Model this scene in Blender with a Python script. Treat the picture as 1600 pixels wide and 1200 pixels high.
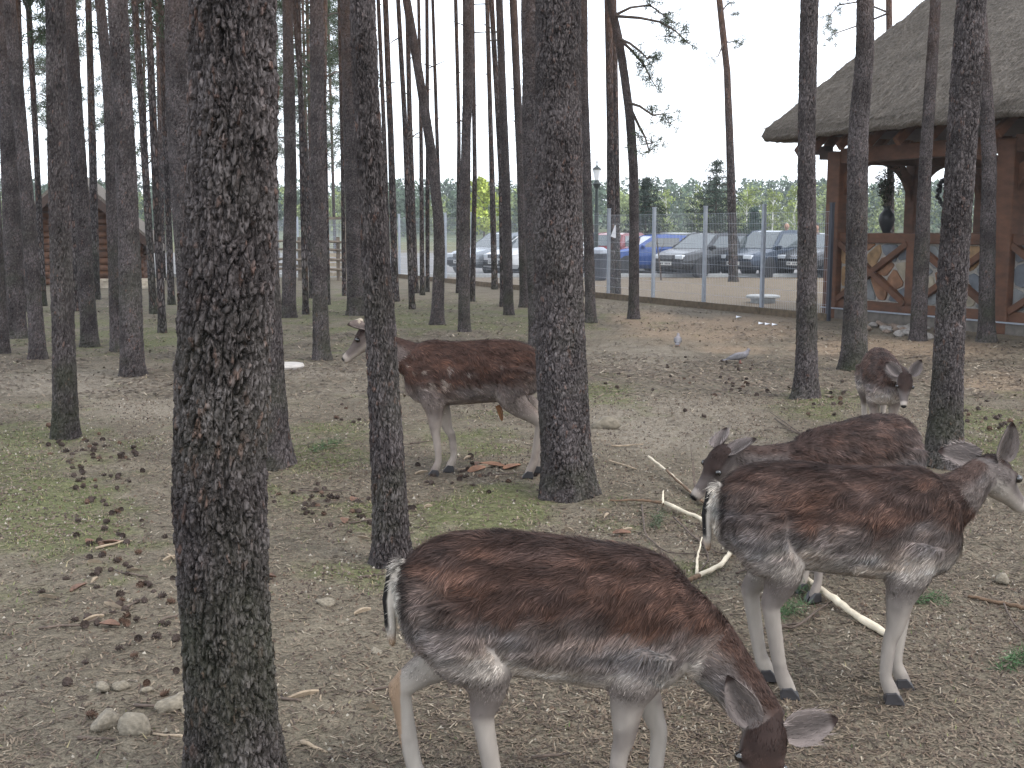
import bpy, math, random
import numpy as np
from mathutils import Vector, Matrix

random.seed(7); RNG = np.random.default_rng(7)
for o in list(bpy.data.objects): bpy.data.objects.remove(o)
SC = bpy.context.scene
COL = SC.collection

# ------------------------------------------------------------------ camera, sky, sun, exposure
F = 1800.0; HOR = 355.0; CAMZ = 1.65
TILT = math.atan((600 - HOR) / F)
cam = bpy.data.cameras.new('camera'); camo = bpy.data.objects.new('camera', cam); COL.objects.link(camo)
cam.sensor_width = 36.0; cam.lens = 36.0 * F / 1600.0; cam.clip_end = 3000; cam.clip_start = 0.05
camo.location = (0, 0, CAMZ); camo.rotation_euler = (math.pi / 2 - TILT, 0, 0)
SC.camera = camo
SC.render.resolution_x = 1024; SC.render.resolution_y = 768
SUN_EL = math.radians(52); SUN_AZ = math.radians(125)      # azimuth clockwise from +Y (view direction)
W = bpy.data.worlds.new('World'); SC.world = W; W.use_nodes = True
nt = W.node_tree; nt.nodes.clear()
wo = nt.nodes.new('ShaderNodeOutputWorld'); bg = nt.nodes.new('ShaderNodeBackground')
sky = nt.nodes.new('ShaderNodeTexSky'); sky.sky_type = 'NISHITA'; sky.sun_disc = False
sky.sun_elevation = SUN_EL; sky.sun_rotation = SUN_AZ; sky.dust_density = 3.0; sky.ozone_density = 1.0; sky.air_density = 1.0
mx = nt.nodes.new('ShaderNodeMixRGB'); mx.inputs[0].default_value = 0.62
mx.inputs[2].default_value = (13.2, 13.9, 15.0, 1)          # thin bright cloud cover over the whole sky
nt.links.new(sky.outputs[0], mx.inputs[1]); nt.links.new(mx.outputs[0], bg.inputs[0])
bg.inputs[1].default_value = 0.15
nt.links.new(bg.outputs[0], wo.inputs[0])
sl = bpy.data.lights.new('sun', 'SUN'); sl.energy = 0.9; sl.angle = math.radians(18); sl.color = (1.0, 0.96, 0.9)
so = bpy.data.objects.new('sun', sl); COL.objects.link(so)
sd = Vector((math.sin(SUN_AZ) * math.cos(SUN_EL), math.cos(SUN_AZ) * math.cos(SUN_EL), math.sin(SUN_EL)))
so.rotation_euler = sd.to_track_quat('Z', 'Y').to_euler(); so.location = (0, 0, 30)
SC.view_settings.view_transform = 'Standard'; SC.view_settings.look = 'None'
SC.cycles.max_bounces = 5; SC.cycles.diffuse_bounces = 3; SC.cycles.glossy_bounces = 2
SC.view_settings.exposure = 0.66; SC.view_settings.gamma = 1.0; SC.view_settings.use_curve_mapping = False

# ------------------------------------------------------------------ helpers
cT, sT = math.cos(TILT), math.sin(TILT)
def ray(px, py):
    a = (px - 800) / F; b = (600 - py) / F
    return np.array([a, cT + b * sT, -sT + b * cT])
def P(px, py, z=0.0):                        # where the ray through a photo pixel meets height z
    d = ray(px, py); t = (z - CAMZ) / d[2]
    return np.array([d[0] * t, d[1] * t, z])
def A(px, py, Y):                            # where it meets depth Y
    d = ray(px, py); t = Y / d[1]
    return np.array([d[0] * t, Y, CAMZ + d[2] * t])
def proj(p):                                 # world -> photo pixel (arrays)
    x = p[..., 0]; y = p[..., 1]; z = p[..., 2] - CAMZ
    fw = y * cT - z * sT; up = y * sT + z * cT
    fw = np.where(fw < 0.05, 0.05, fw)
    return 800 + F * x / fw, 600 - F * up / fw
def sstep(a, b, x):
    t = np.clip((x - a) / (b - a), 0, 1); return t * t * (3 - 2 * t)
def _h(ix, iy, iz, s):
    n = (ix.astype(np.int64) * 374761393 + iy.astype(np.int64) * 668265263 + iz.astype(np.int64) * 2147483647 + s * 1274126177) & 0xffffffff
    n = ((n ^ (n >> 13)) * 1274126177) & 0xffffffff
    n = ((n ^ (n >> 16)) * 2246822519) & 0xffffffff
    return ((n ^ (n >> 15)) & 0xffffff) / float(0xffffff)
def vn(p, s=0):                              # value noise 0..1
    p = np.asarray(p, float); i = np.floor(p).astype(np.int64); f = p - i; f = f * f * (3 - 2 * f)
    r = 0
    for dx in (0, 1):
        for dy in (0, 1):
            for dz in (0, 1):
                w = (f[..., 0] if dx else 1 - f[..., 0]) * (f[..., 1] if dy else 1 - f[..., 1]) * (f[..., 2] if dz else 1 - f[..., 2])
                r = r + w * _h(i[..., 0] + dx, i[..., 1] + dy, i[..., 2] + dz, s)
    return r
def vn2(x, y, s=0):
    x = np.asarray(x, float); return vn(np.stack([x, np.asarray(y, float) + 0 * x, 0 * x], -1), s)
def fbm(p, s=0, o=3):
    p = np.asarray(p, float); r = 0; a = 0.5; t = 0
    for k in range(o): r = r + a * vn(p * 2 ** k, s + k); t += a; a *= 0.5
    return r / t
def norm(v):
    v = np.asarray(v, float); return v / (np.linalg.norm(v, axis=-1, keepdims=True) + 1e-12)

class MB:                                    # collects pieces of ONE mesh
    def __init__(s): s.v = []; s.f = []; s.n = 0
    def add(s, v, f):
        v = np.asarray(v, float).reshape(-1, 3); s.v.append(v)
        s.f.extend([tuple(i + s.n for i in q) for q in f]); s.n += len(v); return s
    def box(s, c, d, rot=None):
        c = np.asarray(c, float); d = np.asarray(d, float) / 2
        v = np.array([(x, y, z) for x in (-1, 1) for y in (-1, 1) for z in (-1, 1)]) * d
        if rot is not None: v = v @ np.asarray(rot).T
        return s.add(v + c, [(0, 1, 3, 2), (4, 6, 7, 5), (0, 4, 5, 1), (2, 3, 7, 6), (0, 2, 6, 4), (1, 5, 7, 3)])
    def bar(s, a, b, w, h, up=(0, 0, 1)):    # a beam from a to b
        a = np.asarray(a, float); b = np.asarray(b, float); x = norm(b - a); y = norm(np.cross(up, x)); z = np.cross(x, y)
        return s.box((a + b) / 2, (np.linalg.norm(b - a), w, h), np.stack([x, y, z], 1))
    def tube(s, pts, rad, n=8, sy=1.0, up=(0, 0, 1), cap=True):
        pts = np.asarray(pts, float); m = len(pts); rad = np.broadcast_to(np.asarray(rad, float), (m,)) if np.ndim(rad) < 2 else np.asarray(rad, float)
        T = norm(np.gradient(pts, axis=0)); u = np.asarray(up, float)
        if abs(np.dot(T[0], u)) > 0.95: u = np.array([1.0, 0, 0])
        a = np.linspace(0, 2 * math.pi, n, endpoint=False); V = []
        for i in range(m):
            s1 = norm(np.cross(T[i], u)); u2 = np.cross(s1, T[i]); u = u2
            ra, rb = (rad[i], rad[i] * sy) if rad.ndim == 1 else (rad[i, 0], rad[i, 1])
            V.append(pts[i] + np.outer(np.cos(a) * ra, s1) + np.outer(np.sin(a) * rb, u2))
        fs = [(i * n + j, i * n + (j + 1) % n, (i + 1) * n + (j + 1) % n, (i + 1) * n + j) for i in range(m - 1) for j in range(n)]
        if cap: fs += [tuple(range(n - 1, -1, -1)), tuple(range((m - 1) * n, m * n))]
        return s.add(np.concatenate(V), fs)
    def lathe(s, prof, n=16, c=(0, 0, 0), rot=None):   # prof [(r,z)]
        a = np.linspace(0, 2 * math.pi, n, endpoint=False); V = []
        for r, z in prof: V.append(np.stack([r * np.cos(a), r * np.sin(a), 0 * a + z], 1))
        V = np.concatenate(V)
        if rot is not None: V = V @ np.asarray(rot).T
        m = len(prof)
        fs = [(i * n + j, i * n + (j + 1) % n, (i + 1) * n + (j + 1) % n, (i + 1) * n + j) for i in range(m - 1) for j in range(n)]
        fs += [tuple(range(n - 1, -1, -1)), tuple(range((m - 1) * n, m * n))]
        return s.add(V + np.asarray(c, float), fs)
    def ball(s, c, r, n=10, m=7):
        r = np.broadcast_to(np.asarray(r, float), (3,)); b = np.linspace(0.02, math.pi - 0.02, m); a = np.linspace(0, 2 * math.pi, n, endpoint=False)
        V = np.array([(math.sin(t) * math.cos(p), math.sin(t) * math.sin(p), -math.cos(t)) for t in b for p in a]) * r + np.asarray(c, float)
        fs = [(i * n + j, i * n + (j + 1) % n, (i + 1) * n + (j + 1) % n, (i + 1) * n + j) for i in range(m - 1) for j in range(n)]
        fs += [tuple(range(n - 1, -1, -1)), tuple(range((m - 1) * n, m * n))]
        return s.add(V, fs)
    def mesh(s, name, smooth=False):
        me = bpy.data.meshes.new(name); me.from_pydata(np.concatenate(s.v).tolist() if s.v else [], [], s.f); me.update()
        if smooth: me.shade_smooth()
        return me
    def build(s, name, mat, parent=None, loc=None, rz=0.0, smooth=False, bevel=0.0):
        return link(name, s.mesh(name, smooth), mat, parent, loc, rz, bevel)

def link(name, me, mat=None, parent=None, loc=None, rz=0.0, bevel=0.0):
    o = bpy.data.objects.new(name, me); COL.objects.link(o)
    if mat is not None and me is not None and len(me.materials) == 0: me.materials.append(mat)
    if parent is not None: o.parent = parent
    if loc is not None: o.location = loc
    o.rotation_euler = (0, 0, rz)
    if bevel:
        b = o.modifiers.new('bevel', 'BEVEL'); b.width = bevel; b.segments = 2; b.limit_method = 'ANGLE'
    return o
def fast_mesh(name, V, Fc, smooth=True, attrs=None):      # V (n,3); Fc (m,k) all same k
    V = np.ascontiguousarray(V, np.float32); Fc = np.ascontiguousarray(Fc, np.int32); k = Fc.shape[1]
    me = bpy.data.meshes.new(name); me.vertices.add(len(V)); me.vertices.foreach_set('co', V.ravel())
    me.loops.add(Fc.size); me.loops.foreach_set('vertex_index', Fc.ravel())
    me.polygons.add(len(Fc)); me.polygons.foreach_set('loop_start', np.arange(0, Fc.size, k, dtype=np.int32))
    me.update(calc_edges=True); me.validate()
    if smooth: me.shade_smooth()
    for n, c in (attrs or {}).items(): set_col(me, n, c)
    return me
def set_col(me, n, c):
    c = np.asarray(c, np.float32)
    if c.ndim == 1: c = np.repeat(c[:, None], 3, 1)
    if c.shape[1] == 3: c = np.concatenate([c, np.ones((len(c), 1), np.float32)], 1)
    at = me.attributes.new(n, 'FLOAT_COLOR', 'POINT'); at.data.foreach_set('color', np.ascontiguousarray(c).ravel())
def empty(name, loc=(0, 0, 0), rz=0.0):
    o = bpy.data.objects.new(name, None); COL.objects.link(o); o.location = loc; o.rotation_euler = (0, 0, rz); o.empty_display_size = 0.1
    return o
def tag(o, label=None, cat=None, group=None, kind=None):
    if label: o['label'] = label
    if cat: o['category'] = cat
    if group: o['group'] = group
    if kind: o['kind'] = kind
    return o

# ------------------------------------------------------------------ materials
def mat(name, col=(0.5, 0.5, 0.5), rough=0.8, metal=0.0, var=0.0, scale=10.0, bump=0.0, attr=None, col2=None, stretch=None, spec=0.5, trans=0.0, detail=4.0, emit=None):
    m = bpy.data.materials.new(name); m.use_nodes = True; t = m.node_tree; b = t.nodes['Principled BSDF']
    b.inputs['Roughness'].default_value = rough; b.inputs['Metallic'].default_value = metal
    b.inputs['Specular IOR Level'].default_value = spec
    b.inputs['Base Color'].default_value = (*col, 1)
    if trans: b.inputs['Transmission Weight'].default_value = trans
    src = None
    if attr:
        a = t.nodes.new('ShaderNodeAttribute'); a.attribute_name = attr; src = a.outputs['Color']
    if var or bump or col2:
        tc = t.nodes.new('ShaderNodeTexCoord'); mp = t.nodes.new('ShaderNodeMapping'); t.links.new(tc.outputs['Object'], mp.inputs[0])
        if stretch: mp.inputs['Scale'].default_value = stretch
        nz = t.nodes.new('ShaderNodeTexNoise'); nz.inputs['Scale'].default_value = scale; nz.inputs['Detail'].default_value = detail
        t.links.new(mp.outputs[0], nz.inputs[0])
        if var or col2:
            rp = t.nodes.new('ShaderNodeValToRGB'); rp.color_ramp.elements[0].position = 0.3; rp.color_ramp.elements[1].position = 0.7
            if src is None:
                c2 = col2 or tuple(min(1, c * (1 + var)) for c in col); c1 = col if col2 else tuple(c * (1 - var) for c in col)
                rp.color_ramp.elements[0].color = (*c1, 1); rp.color_ramp.elements[1].color = (*c2, 1)
                t.links.new(nz.outputs[0], rp.inputs[0]); src = rp.outputs[0]
            else:
                rp.color_ramp.elements[0].color = (1 - var,) * 3 + (1,); rp.color_ramp.elements[1].color = (1 + var,) * 3 + (1,)
                t.links.new(nz.outputs[0], rp.inputs[0])
                mu = t.nodes.new('ShaderNodeMixRGB'); mu.blend_type = 'MULTIPLY'; mu.inputs[0].default_value = 1
                t.links.new(src, mu.inputs[1]); t.links.new(rp.outputs[0], mu.inputs[2]); src = mu.outputs[0]
        if bump:
            bp = t.nodes.new('ShaderNodeBump'); bp.inputs['Strength'].default_value = min(1, bump); bp.inputs['Distance'].default_value = 0.02
            t.links.new(nz.outputs[0], bp.inputs['Height']); t.links.new(bp.outputs[0], b.inputs['Normal'])
    if src is not None: t.links.new(src, b.inputs['Base Color'])
    if emit:
        b.inputs['Emission Color'].default_value = (*emit[0], 1); b.inputs['Emission Strength'].default_value = emit[1]
    return m

def bark_material(name, use_attr):
    m = bpy.data.materials.new(name); m.use_nodes = True; t = m.node_tree; b = t.nodes['Principled BSDF']; L = t.links.new
    b.inputs['Roughness'].default_value = 0.92; b.inputs['Specular IOR Level'].default_value = 0.2
    tc = t.nodes.new('ShaderNodeTexCoord'); oi = t.nodes.new('ShaderNodeObjectInfo')
    ad = t.nodes.new('ShaderNodeVectorMath'); ad.operation = 'ADD'
    sc = t.nodes.new('ShaderNodeVectorMath'); sc.operation = 'SCALE'; sc.inputs[0].default_value = (13, 7, 3); L(oi.outputs['Random'], sc.inputs['Scale'])
    L(tc.outputs['Object'], ad.inputs[0]); L(sc.outputs[0], ad.inputs[1])
    mp = t.nodes.new('ShaderNodeMapping'); mp.inputs['Scale'].default_value = (1, 1, 0.38); L(ad.outputs[0], mp.inputs[0])
    nz = t.nodes.new('ShaderNodeTexNoise'); nz.inputs['Scale'].default_value = 9; nz.inputs['Detail'].default_value = 6; nz.inputs['Roughness'].default_value = 0.65; L(mp.outputs[0], nz.inputs[0])
    fine = t.nodes.new('ShaderNodeTexNoise'); fine.inputs['Scale'].default_value = 90; fine.inputs['Detail'].default_value = 5; L(mp.outputs[0], fine.inputs[0])
    if use_attr:
        at = t.nodes.new('ShaderNodeAttribute'); at.attribute_name = 'bark'; se = t.nodes.new('ShaderNodeSeparateColor'); L(at.outputs['Color'], se.inputs[0])
        mixv = t.nodes.new('ShaderNodeMixRGB'); mixv.inputs[0].default_value = 0.05; L(mp.outputs[0], mixv.inputs[1]); L(nz.outputs['Color'], mixv.inputs[2])
        vo = t.nodes.new('ShaderNodeTexVoronoi'); vo.feature = 'DISTANCE_TO_EDGE'; vo.inputs['Scale'].default_value = 62; L(mixv.outputs[0], vo.inputs['Vector'])
        mr = t.nodes.new('ShaderNodeMapRange'); mr.inputs['From Max'].default_value = 0.14; mr.inputs['To Min'].default_value = 0.50; L(vo.outputs[0], mr.inputs['Value'])
        v2 = t.nodes.new('ShaderNodeTexVoronoi'); v2.inputs['Scale'].default_value = 62; L(mixv.outputs[0], v2.inputs['Vector'])
        s2 = t.nodes.new('ShaderNodeSeparateColor'); L(v2.outputs['Color'], s2.inputs[0])
        pm_ = t.nodes.new('ShaderNodeMath'); pm_.operation = 'MULTIPLY'; L(se.outputs[0], pm_.inputs[0]); L(mr.outputs[0], pm_.inputs[1])
        cm_ = t.nodes.new('ShaderNodeMath'); cm_.operation = 'MULTIPLY_ADD'; L(s2.outputs[0], cm_.inputs[0]); cm_.inputs[1].default_value = 0.55; 
        c5 = t.nodes.new('ShaderNodeMath'); c5.operation = 'MULTIPLY'; L(se.outputs[1], c5.inputs[0]); c5.inputs[1].default_value = 0.5; L(c5.outputs[0], cm_.inputs[2])
        plate = pm_.outputs[0]; cellr = cm_.outputs[0]
    else:
        mixv = t.nodes.new('ShaderNodeMixRGB'); mixv.inputs[0].default_value = 0.06; L(mp.outputs[0], mixv.inputs[1]); L(nz.outputs['Color'], mixv.inputs[2])
        vo = t.nodes.new('ShaderNodeTexVoronoi'); vo.feature = 'DISTANCE_TO_EDGE'; vo.inputs['Scale'].default_value = 26; L(mixv.outputs[0], vo.inputs['Vector'])
        mr = t.nodes.new('ShaderNodeMapRange'); mr.inputs['From Max'].default_value = 0.22; L(vo.outputs[0], mr.inputs['Value']); plate = mr.outputs[0]
        v2 = t.nodes.new('ShaderNodeTexVoronoi'); v2.inputs['Scale'].default_value = 26; L(mixv.outputs[0], v2.inputs['Vector'])
        s2 = t.nodes.new('ShaderNodeSeparateColor'); L(v2.outputs['Color'], s2.inputs[0]); cellr = s2.outputs[0]
    r1 = t.nodes.new('ShaderNodeValToRGB'); e = r1.color_ramp.elements
    e[0].position = 0.0; e[0].color = (0.015, 0.012, 0.012, 1); e[1].position = 1; e[1].color = (0.124, 0.113, 0.112, 1)
    x = r1.color_ramp.elements.new(0.5); x.color = (0.062, 0.054, 0.053, 1)
    L(plate, r1.inputs[0])
    # plates differ: grey, violet grey, rusty where scales have fallen
    r2 = t.nodes.new('ShaderNodeValToRGB'); e = r2.color_ramp.elements
    e[0].position = 0.15; e[0].color = (0.68, 0.66, 0.66, 1); e[1].position = 0.8; e[1].color = (1.2, 1.17, 1.16, 1)
    x = r2.color_ramp.elements.new(0.92); x.color = (1.25, 0.92, 0.78, 1)
    L(cellr, r2.inputs[0])
    m1 = t.nodes.new('ShaderNodeMixRGB'); m1.blend_type = 'MULTIPLY'; m1.inputs[0].default_value = 1; L(r1.outputs[0], m1.inputs[1]); L(r2.outputs[0], m1.inputs[2])
    r3 = t.nodes.new('ShaderNodeValToRGB'); r3.color_ramp.elements[0].position = 0.3; r3.color_ramp.elements[0].color = (0.75, 0.74, 0.74, 1); r3.color_ramp.elements[1].position = 0.72; r3.color_ramp.elements[1].color = (1.22, 1.2, 1.2, 1)
    L(fine.outputs[0], r3.inputs[0])
    m2 = t.nodes.new('ShaderNodeMixRGB'); m2.blend_type = 'MULTIPLY'; m2.inputs[0].default_value = 1; L(m1.outputs[0], m2.inputs[1]); L(r3.outputs[0], m2.inputs[2])
    bigr = t.nodes.new('ShaderNodeTexNoise'); bigr.inputs['Scale'].default_value = 3.2; bigr.inputs['Detail'].default_value = 4; L(ad.outputs[0], bigr.inputs[0])
    r4 = t.nodes.new('ShaderNodeValToRGB'); r4.color_ramp.elements[0].position = 0.35; r4.color_ramp.elements[0].color = (0.58, 0.57, 0.56, 1); r4.color_ramp.elements[1].position = 0.66; r4.color_ramp.elements[1].color = (1.2, 1.2, 1.2, 1); L(bigr.outputs[0], r4.inputs[0])
    m2b = t.nodes.new('ShaderNodeMixRGB'); m2b.blend_type = 'MULTIPLY'; m2b.inputs[0].default_value = 1; L(m2.outputs[0], m2b.inputs[1]); L(r4.outputs[0], m2b.inputs[2]); m2 = m2b
    # green algae low on the stem and in blotches, orange papery bark high up
    sx = t.nodes.new('ShaderNodeSeparateXYZ'); L(tc.outputs['Object'], sx.inputs[0])
    low = t.nodes.new('ShaderNodeMapRange'); low.inputs['From Min'].default_value = 2.2; low.inputs['From Max'].default_value = 0.0; L(sx.outputs['Z'], low.inputs['Value'])
    nb = t.nodes.new('ShaderNodeTexNoise'); nb.inputs['Scale'].default_value = 2.6; nb.inputs['Detail'].default_value = 3; L(ad.outputs[0], nb.inputs[0])
    nr = t.nodes.new('ShaderNodeMapRange'); nr.inputs['From Min'].default_value = 0.45; nr.inputs['From Max'].default_value = 0.75; nr.inputs['To Max'].default_value = 0.55; L(nb.outputs[0], nr.inputs['Value'])
    mm = t.nodes.new('ShaderNodeMath'); mm.operation = 'MULTIPLY'; L(low.outputs[0], mm.inputs[0]); L(nr.outputs[0], mm.inputs[1])
    m3 = t.nodes.new('ShaderNodeMixRGB'); L(mm.outputs[0], m3.inputs[0]); L(m2.outputs[0], m3.inputs[1]); m3.inputs[2].default_value = (0.048, 0.058, 0.028, 1)
    hi = t.nodes.new('ShaderNodeMapRange'); hi.inputs['From Min'].default_value = 3.4; hi.inputs['From Max'].default_value = 8.0; hi.inputs['To Max'].default_value = 0.75; L(sx.outputs['Z'], hi.inputs['Value'])
    m4 = t.nodes.new('ShaderNodeMixRGB'); m4.inputs[2].default_value = (0.20, 0.105, 0.062, 1); L(m3.outputs[0], m4.inputs[1])
    mh = t.nodes.new('ShaderNodeMath'); mh.operation = 'MULTIPLY'; L(hi.outputs[0], mh.inputs[0])
    ng = t.nodes.new('ShaderNodeMapRange'); ng.inputs['From Min'].default_value = 0.3; ng.inputs['From Max'].default_value = 0.65; L(nz.outputs[0], ng.inputs['Value']); L(ng.outputs[0], mh.inputs[1]); L(mh.outputs[0], m4.inputs[0])
    L(m4.outputs[0], b.inputs['Base Color'])
    bp = t.nodes.new('ShaderNodeBump'); bp.inputs['Distance'].default_value = 0.012; bp.inputs['Strength'].default_value = 0.9 if use_attr else 1.0
    if True:
        ma = t.nodes.new('ShaderNodeMath'); ma.operation = 'MULTIPLY_ADD'; L(fine.outputs[0], ma.inputs[0]); ma.inputs[1].default_value = 0.5; L(plate, ma.inputs[2]); L(ma.outputs[0], bp.inputs['Height'])
    L(bp.outputs[0], b.inputs['Normal'])
    return m

M = {}
M['bark_near'] = bark_material('pine_bark_relief', True)
M['bark'] = bark_material('pine_bark', False)
M['needle'] = mat('pine_needles', rough=0.7, attr='Col', spec=0.25)
M['twig'] = mat('dry_twig', (0.085, 0.062, 0.048), 0.9, var=0.45, scale=40)
M['peeled'] = mat('peeled_wood', (0.56, 0.49, 0.37), 0.65, var=0.22, scale=14, bump=0.2)
M['barkbranch'] = mat('branch_bark', (0.12, 0.075, 0.045), 0.9, var=0.4, scale=30, bump=0.4)
M['chip'] = mat('wood_chip', (0.27, 0.21, 0.145), 0.85, var=0.35, scale=25)
M['barkchip'] = mat('bark_flake', (0.13, 0.070, 0.045), 0.9, var=0.5, scale=30)
M['cone'] = mat('pine_cone', (0.050, 0.034, 0.027), 0.9, var=0.4, scale=40)
M['stone'] = mat('field_stone', (0.175, 0.150, 0.112), 0.9, var=0.35, scale=3, bump=0.35)
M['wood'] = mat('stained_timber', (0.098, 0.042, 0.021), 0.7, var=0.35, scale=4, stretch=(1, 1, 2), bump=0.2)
M['woodd'] = mat('dark_timber', (0.045, 0.022, 0.014), 0.7, var=0.35, scale=6, bump=0.25)
M['log'] = mat('log_wood', (0.115, 0.052, 0.026), 0.75, var=0.4, scale=5, bump=0.3)
M['greywood'] = mat('weathered_wood', (0.16, 0.13, 0.10), 0.85, var=0.35, scale=8, bump=0.3)
M['palewood'] = mat('pale_plank', (0.42, 0.36, 0.28), 0.8, var=0.3, scale=8, bump=0.3)
M['mortar'] = mat('mortar', (0.30, 0.28, 0.25), 0.95, var=0.2, scale=30, bump=0.4)
M['galv'] = mat('galvanised_steel', (0.34, 0.37, 0.42), 0.5, metal=0.35, var=0.12, scale=12)
M['wire'] = mat('fence_wire', (0.42, 0.45, 0.50), 0.5, metal=0.3)
M['darkpost'] = mat('dark_steel', (0.05, 0.055, 0.07), 0.5, metal=0.3)
M['concrete'] = mat('concrete', (0.36, 0.37, 0.37), 0.9, var=0.2, scale=14, bump=0.4)
M['kerbw'] = mat('mossy_kerb', (0.115, 0.085, 0.055), 0.95, var=0.4, scale=9, bump=0.5)
M['black'] = mat('black_plastic', (0.018, 0.019, 0.022), 0.5)
M['tyre'] = mat('tyre_rubber', (0.02, 0.02, 0.021), 0.85)
M['chrome'] = mat('chrome', (0.62, 0.64, 0.67), 0.22, metal=1.0)
M['glass'] = mat('car_glass', (0.035, 0.05, 0.055), 0.05, spec=1.0)
M['lamp'] = mat('headlamp_lens', (0.62, 0.66, 0.70), 0.12, spec=0.9)
M['plate'] = mat('number_plate', (0.62, 0.62, 0.60), 0.5)
M['ink'] = mat('plate_characters', (0.02, 0.02, 0.025), 0.6)
M['milk'] = mat('lantern_glass', (0.82, 0.84, 0.86), 0.3)
M['lampgreen'] = mat('lamp_post_paint', (0.015, 0.024, 0.022), 0.45)
M['eye'] = mat('eye', (0.008, 0.006, 0.005), 0.08, spec=0.9)
M['hoof'] = mat('hoof', (0.030, 0.028, 0.030), 0.55)
M['velvet'] = mat('antler_velvet', (0.36, 0.30, 0.23), 0.9, var=0.25, scale=60)
M['hide'] = mat('deer_hide', rough=0.85, attr='Col', spec=0.2)
M['fur'] = mat('deer_fur', rough=0.7, attr='Col', spec=0.12)
M['vcol'] = mat('vertex_tinted', rough=0.8, attr='Col', spec=0.3)
M['birch'] = mat('birch_bark', (0.68, 0.66, 0.62), 0.85, var=0.3, scale=6, stretch=(1, 1, 3))
M['paper'] = mat('white_paper', (0.75, 0.76, 0.8), 0.8)

# ------------------------------------------------------------------ ground
def gh(x, y):
    x = np.asarray(x, float); y = np.asarray(y, float); k = 1 - sstep(13, 19, y)
    h = (vn2(x / 1.3 + 9, y / 1.3, 3) - 0.5) * 0.05 + (vn2(x / 4.5, y / 4.5 + 5, 4) - 0.5) * 0.09
    return h * k
def gz(x, y): return float(gh(np.array(x), np.array(y)))
def G(px, py, dz=0.0):
    p = P(px, py); p = P(px, py, gz(p[0], p[1])); return np.array([p[0], p[1], gz(p[0], p[1]) + dz])

def blobs(px, py, L):
    r = np.zeros_like(px)
    for x, y, sx, sy, a in L: r = np.maximum(r, a * np.exp(-((px - x) / sx) ** 2 - ((py - y) / sy) ** 2))
    return r
MOSS = [(40, 770, 190, 110, 1.0), (60, 680, 130, 40, .75), (480, 800, 170, 70, .7), (520, 700, 110, 50, .9), (760, 800, 170, 45, .95), (980, 800, 120, 40, .8),
        (940, 610, 70, 26, .9), (700, 500, 330, 30, .75), (460, 480, 260, 28, .8), (250, 530, 300, 34, .75), (1290, 640, 70, 30, .8), (1540, 690, 120, 60, .9), (740, 690, 120, 50, .6),
        (1240, 945, 70, 50, .55), (1440, 945, 60, 30, .5), (1090, 900, 60, 60, .5), (80, 900, 150, 50, .5), (560, 900, 80, 40, .6), (1350, 640, 60, 40, .6), (130, 500, 260, 26, .6)]
SAND = [(1120, 515, 190, 28, .95), (1010, 500, 80, 20, .9), (1400, 545, 220, 26, .85), (1560, 595, 120, 24, .8), (1150, 545, 120, 12, .7)]
BARE = [(1050, 660, 190, 55, 1.0), (1000, 560, 160, 40, .7), (120, 600, 210, 22, 1.0), (480, 578, 170, 20, .9), (250, 640, 220, 30, .7), (560, 610, 120, 30, .6), (1450, 1000, 220, 120, .35), (1180, 700, 120, 40, .8)]
def ground_masks(x, y):
    z = gh(x, y); px, py = proj(np.stack([x, y, z], -1))
    n = fbm(np.stack([x * 1.7, y * 1.7, 0 * x], -1), 21, 4); n2 = fbm(np.stack([x * 6, y * 6, 0 * x], -1), 31, 3)
    vis = (y > 1.5)
    moss = np.where(vis, blobs(px, py, MOSS), 0.5)
    moss = sstep(0.22, 0.78, moss * 0.9 + (n - 0.5) * 1.0 + (n2 - 0.5) * 0.75)
    sand = sstep(0.3, 0.75, np.where(vis, blobs(px, py, SAND), 0) + (n - 0.5) * 0.5)
    bare = sstep(0.3, 0.8, np.where(vis, blobs(px, py, BARE), 0) + (n2 - 0.5) * 0.4)
    out = sstep(0, 0.6, (x - 5.6) * 0.88 + (y - 20.3) * 0.47)            # the far side of the fence: trodden brown earth
    moss = moss * (1 - 0.85 * out); sand = np.maximum(sand * (1 - out), 0.35 * out); bare = bare * (1 - out * 0.5)
    far = sstep(70, 90, y); moss = np.maximum(moss, far)
    return moss, sand, bare
def axis(segs):
    r = []
    for a, b, s in segs: r += list(np.arange(a, b, s))
    return np.array(r + [segs[-1][1]])
geo = 14 * 1.16 ** np.arange(1, 28)
gx0 = axis([(-6, 6, 0.045)]); mid = axis([(6.15, 14, 0.3)])
GX = np.concatenate([-geo[::-1], -mid[::-1], gx0, mid, geo])
gy0 = axis([(-6, 1.6, 0.4), (1.6, 9, 0.04), (9, 16, 0.08), (16, 40, 0.4)])
GY = np.concatenate([-6 - 2 * 1.5 ** np.arange(12, -1, -1), gy0, 40 * 1.14 ** np.arange(1, 28)])
gx, gy = np.meshgrid(GX, GY); x = gx.ravel(); y = gy.ravel()
z = gh(x, y)
near = (1 - sstep(11, 15, y)) * (1 - sstep(5, 6, abs(x))) * sstep(0.5, 1.6, y)
pp = np.stack([x, y, 0 * x], -1)
z = z + near * ((fbm(pp * 14, 51, 3) - 0.5) * 0.022 + (fbm(pp * 3.5, 61, 2) - 0.5) * 0.03)
z = z - 1e-3
mo, sa, ba = ground_masks(x, y)
nx, ny = len(GX), len(GY); ii = (np.arange(ny - 1)[:, None] * nx + np.arange(nx - 1)[None]).ravel()
gm = fast_mesh('ground', np.stack([x, y, z], -1), np.stack([ii, ii + 1, ii + nx + 1, ii + nx], 1), True, {'mask': np.stack([mo, sa, ba], 1)})

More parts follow.
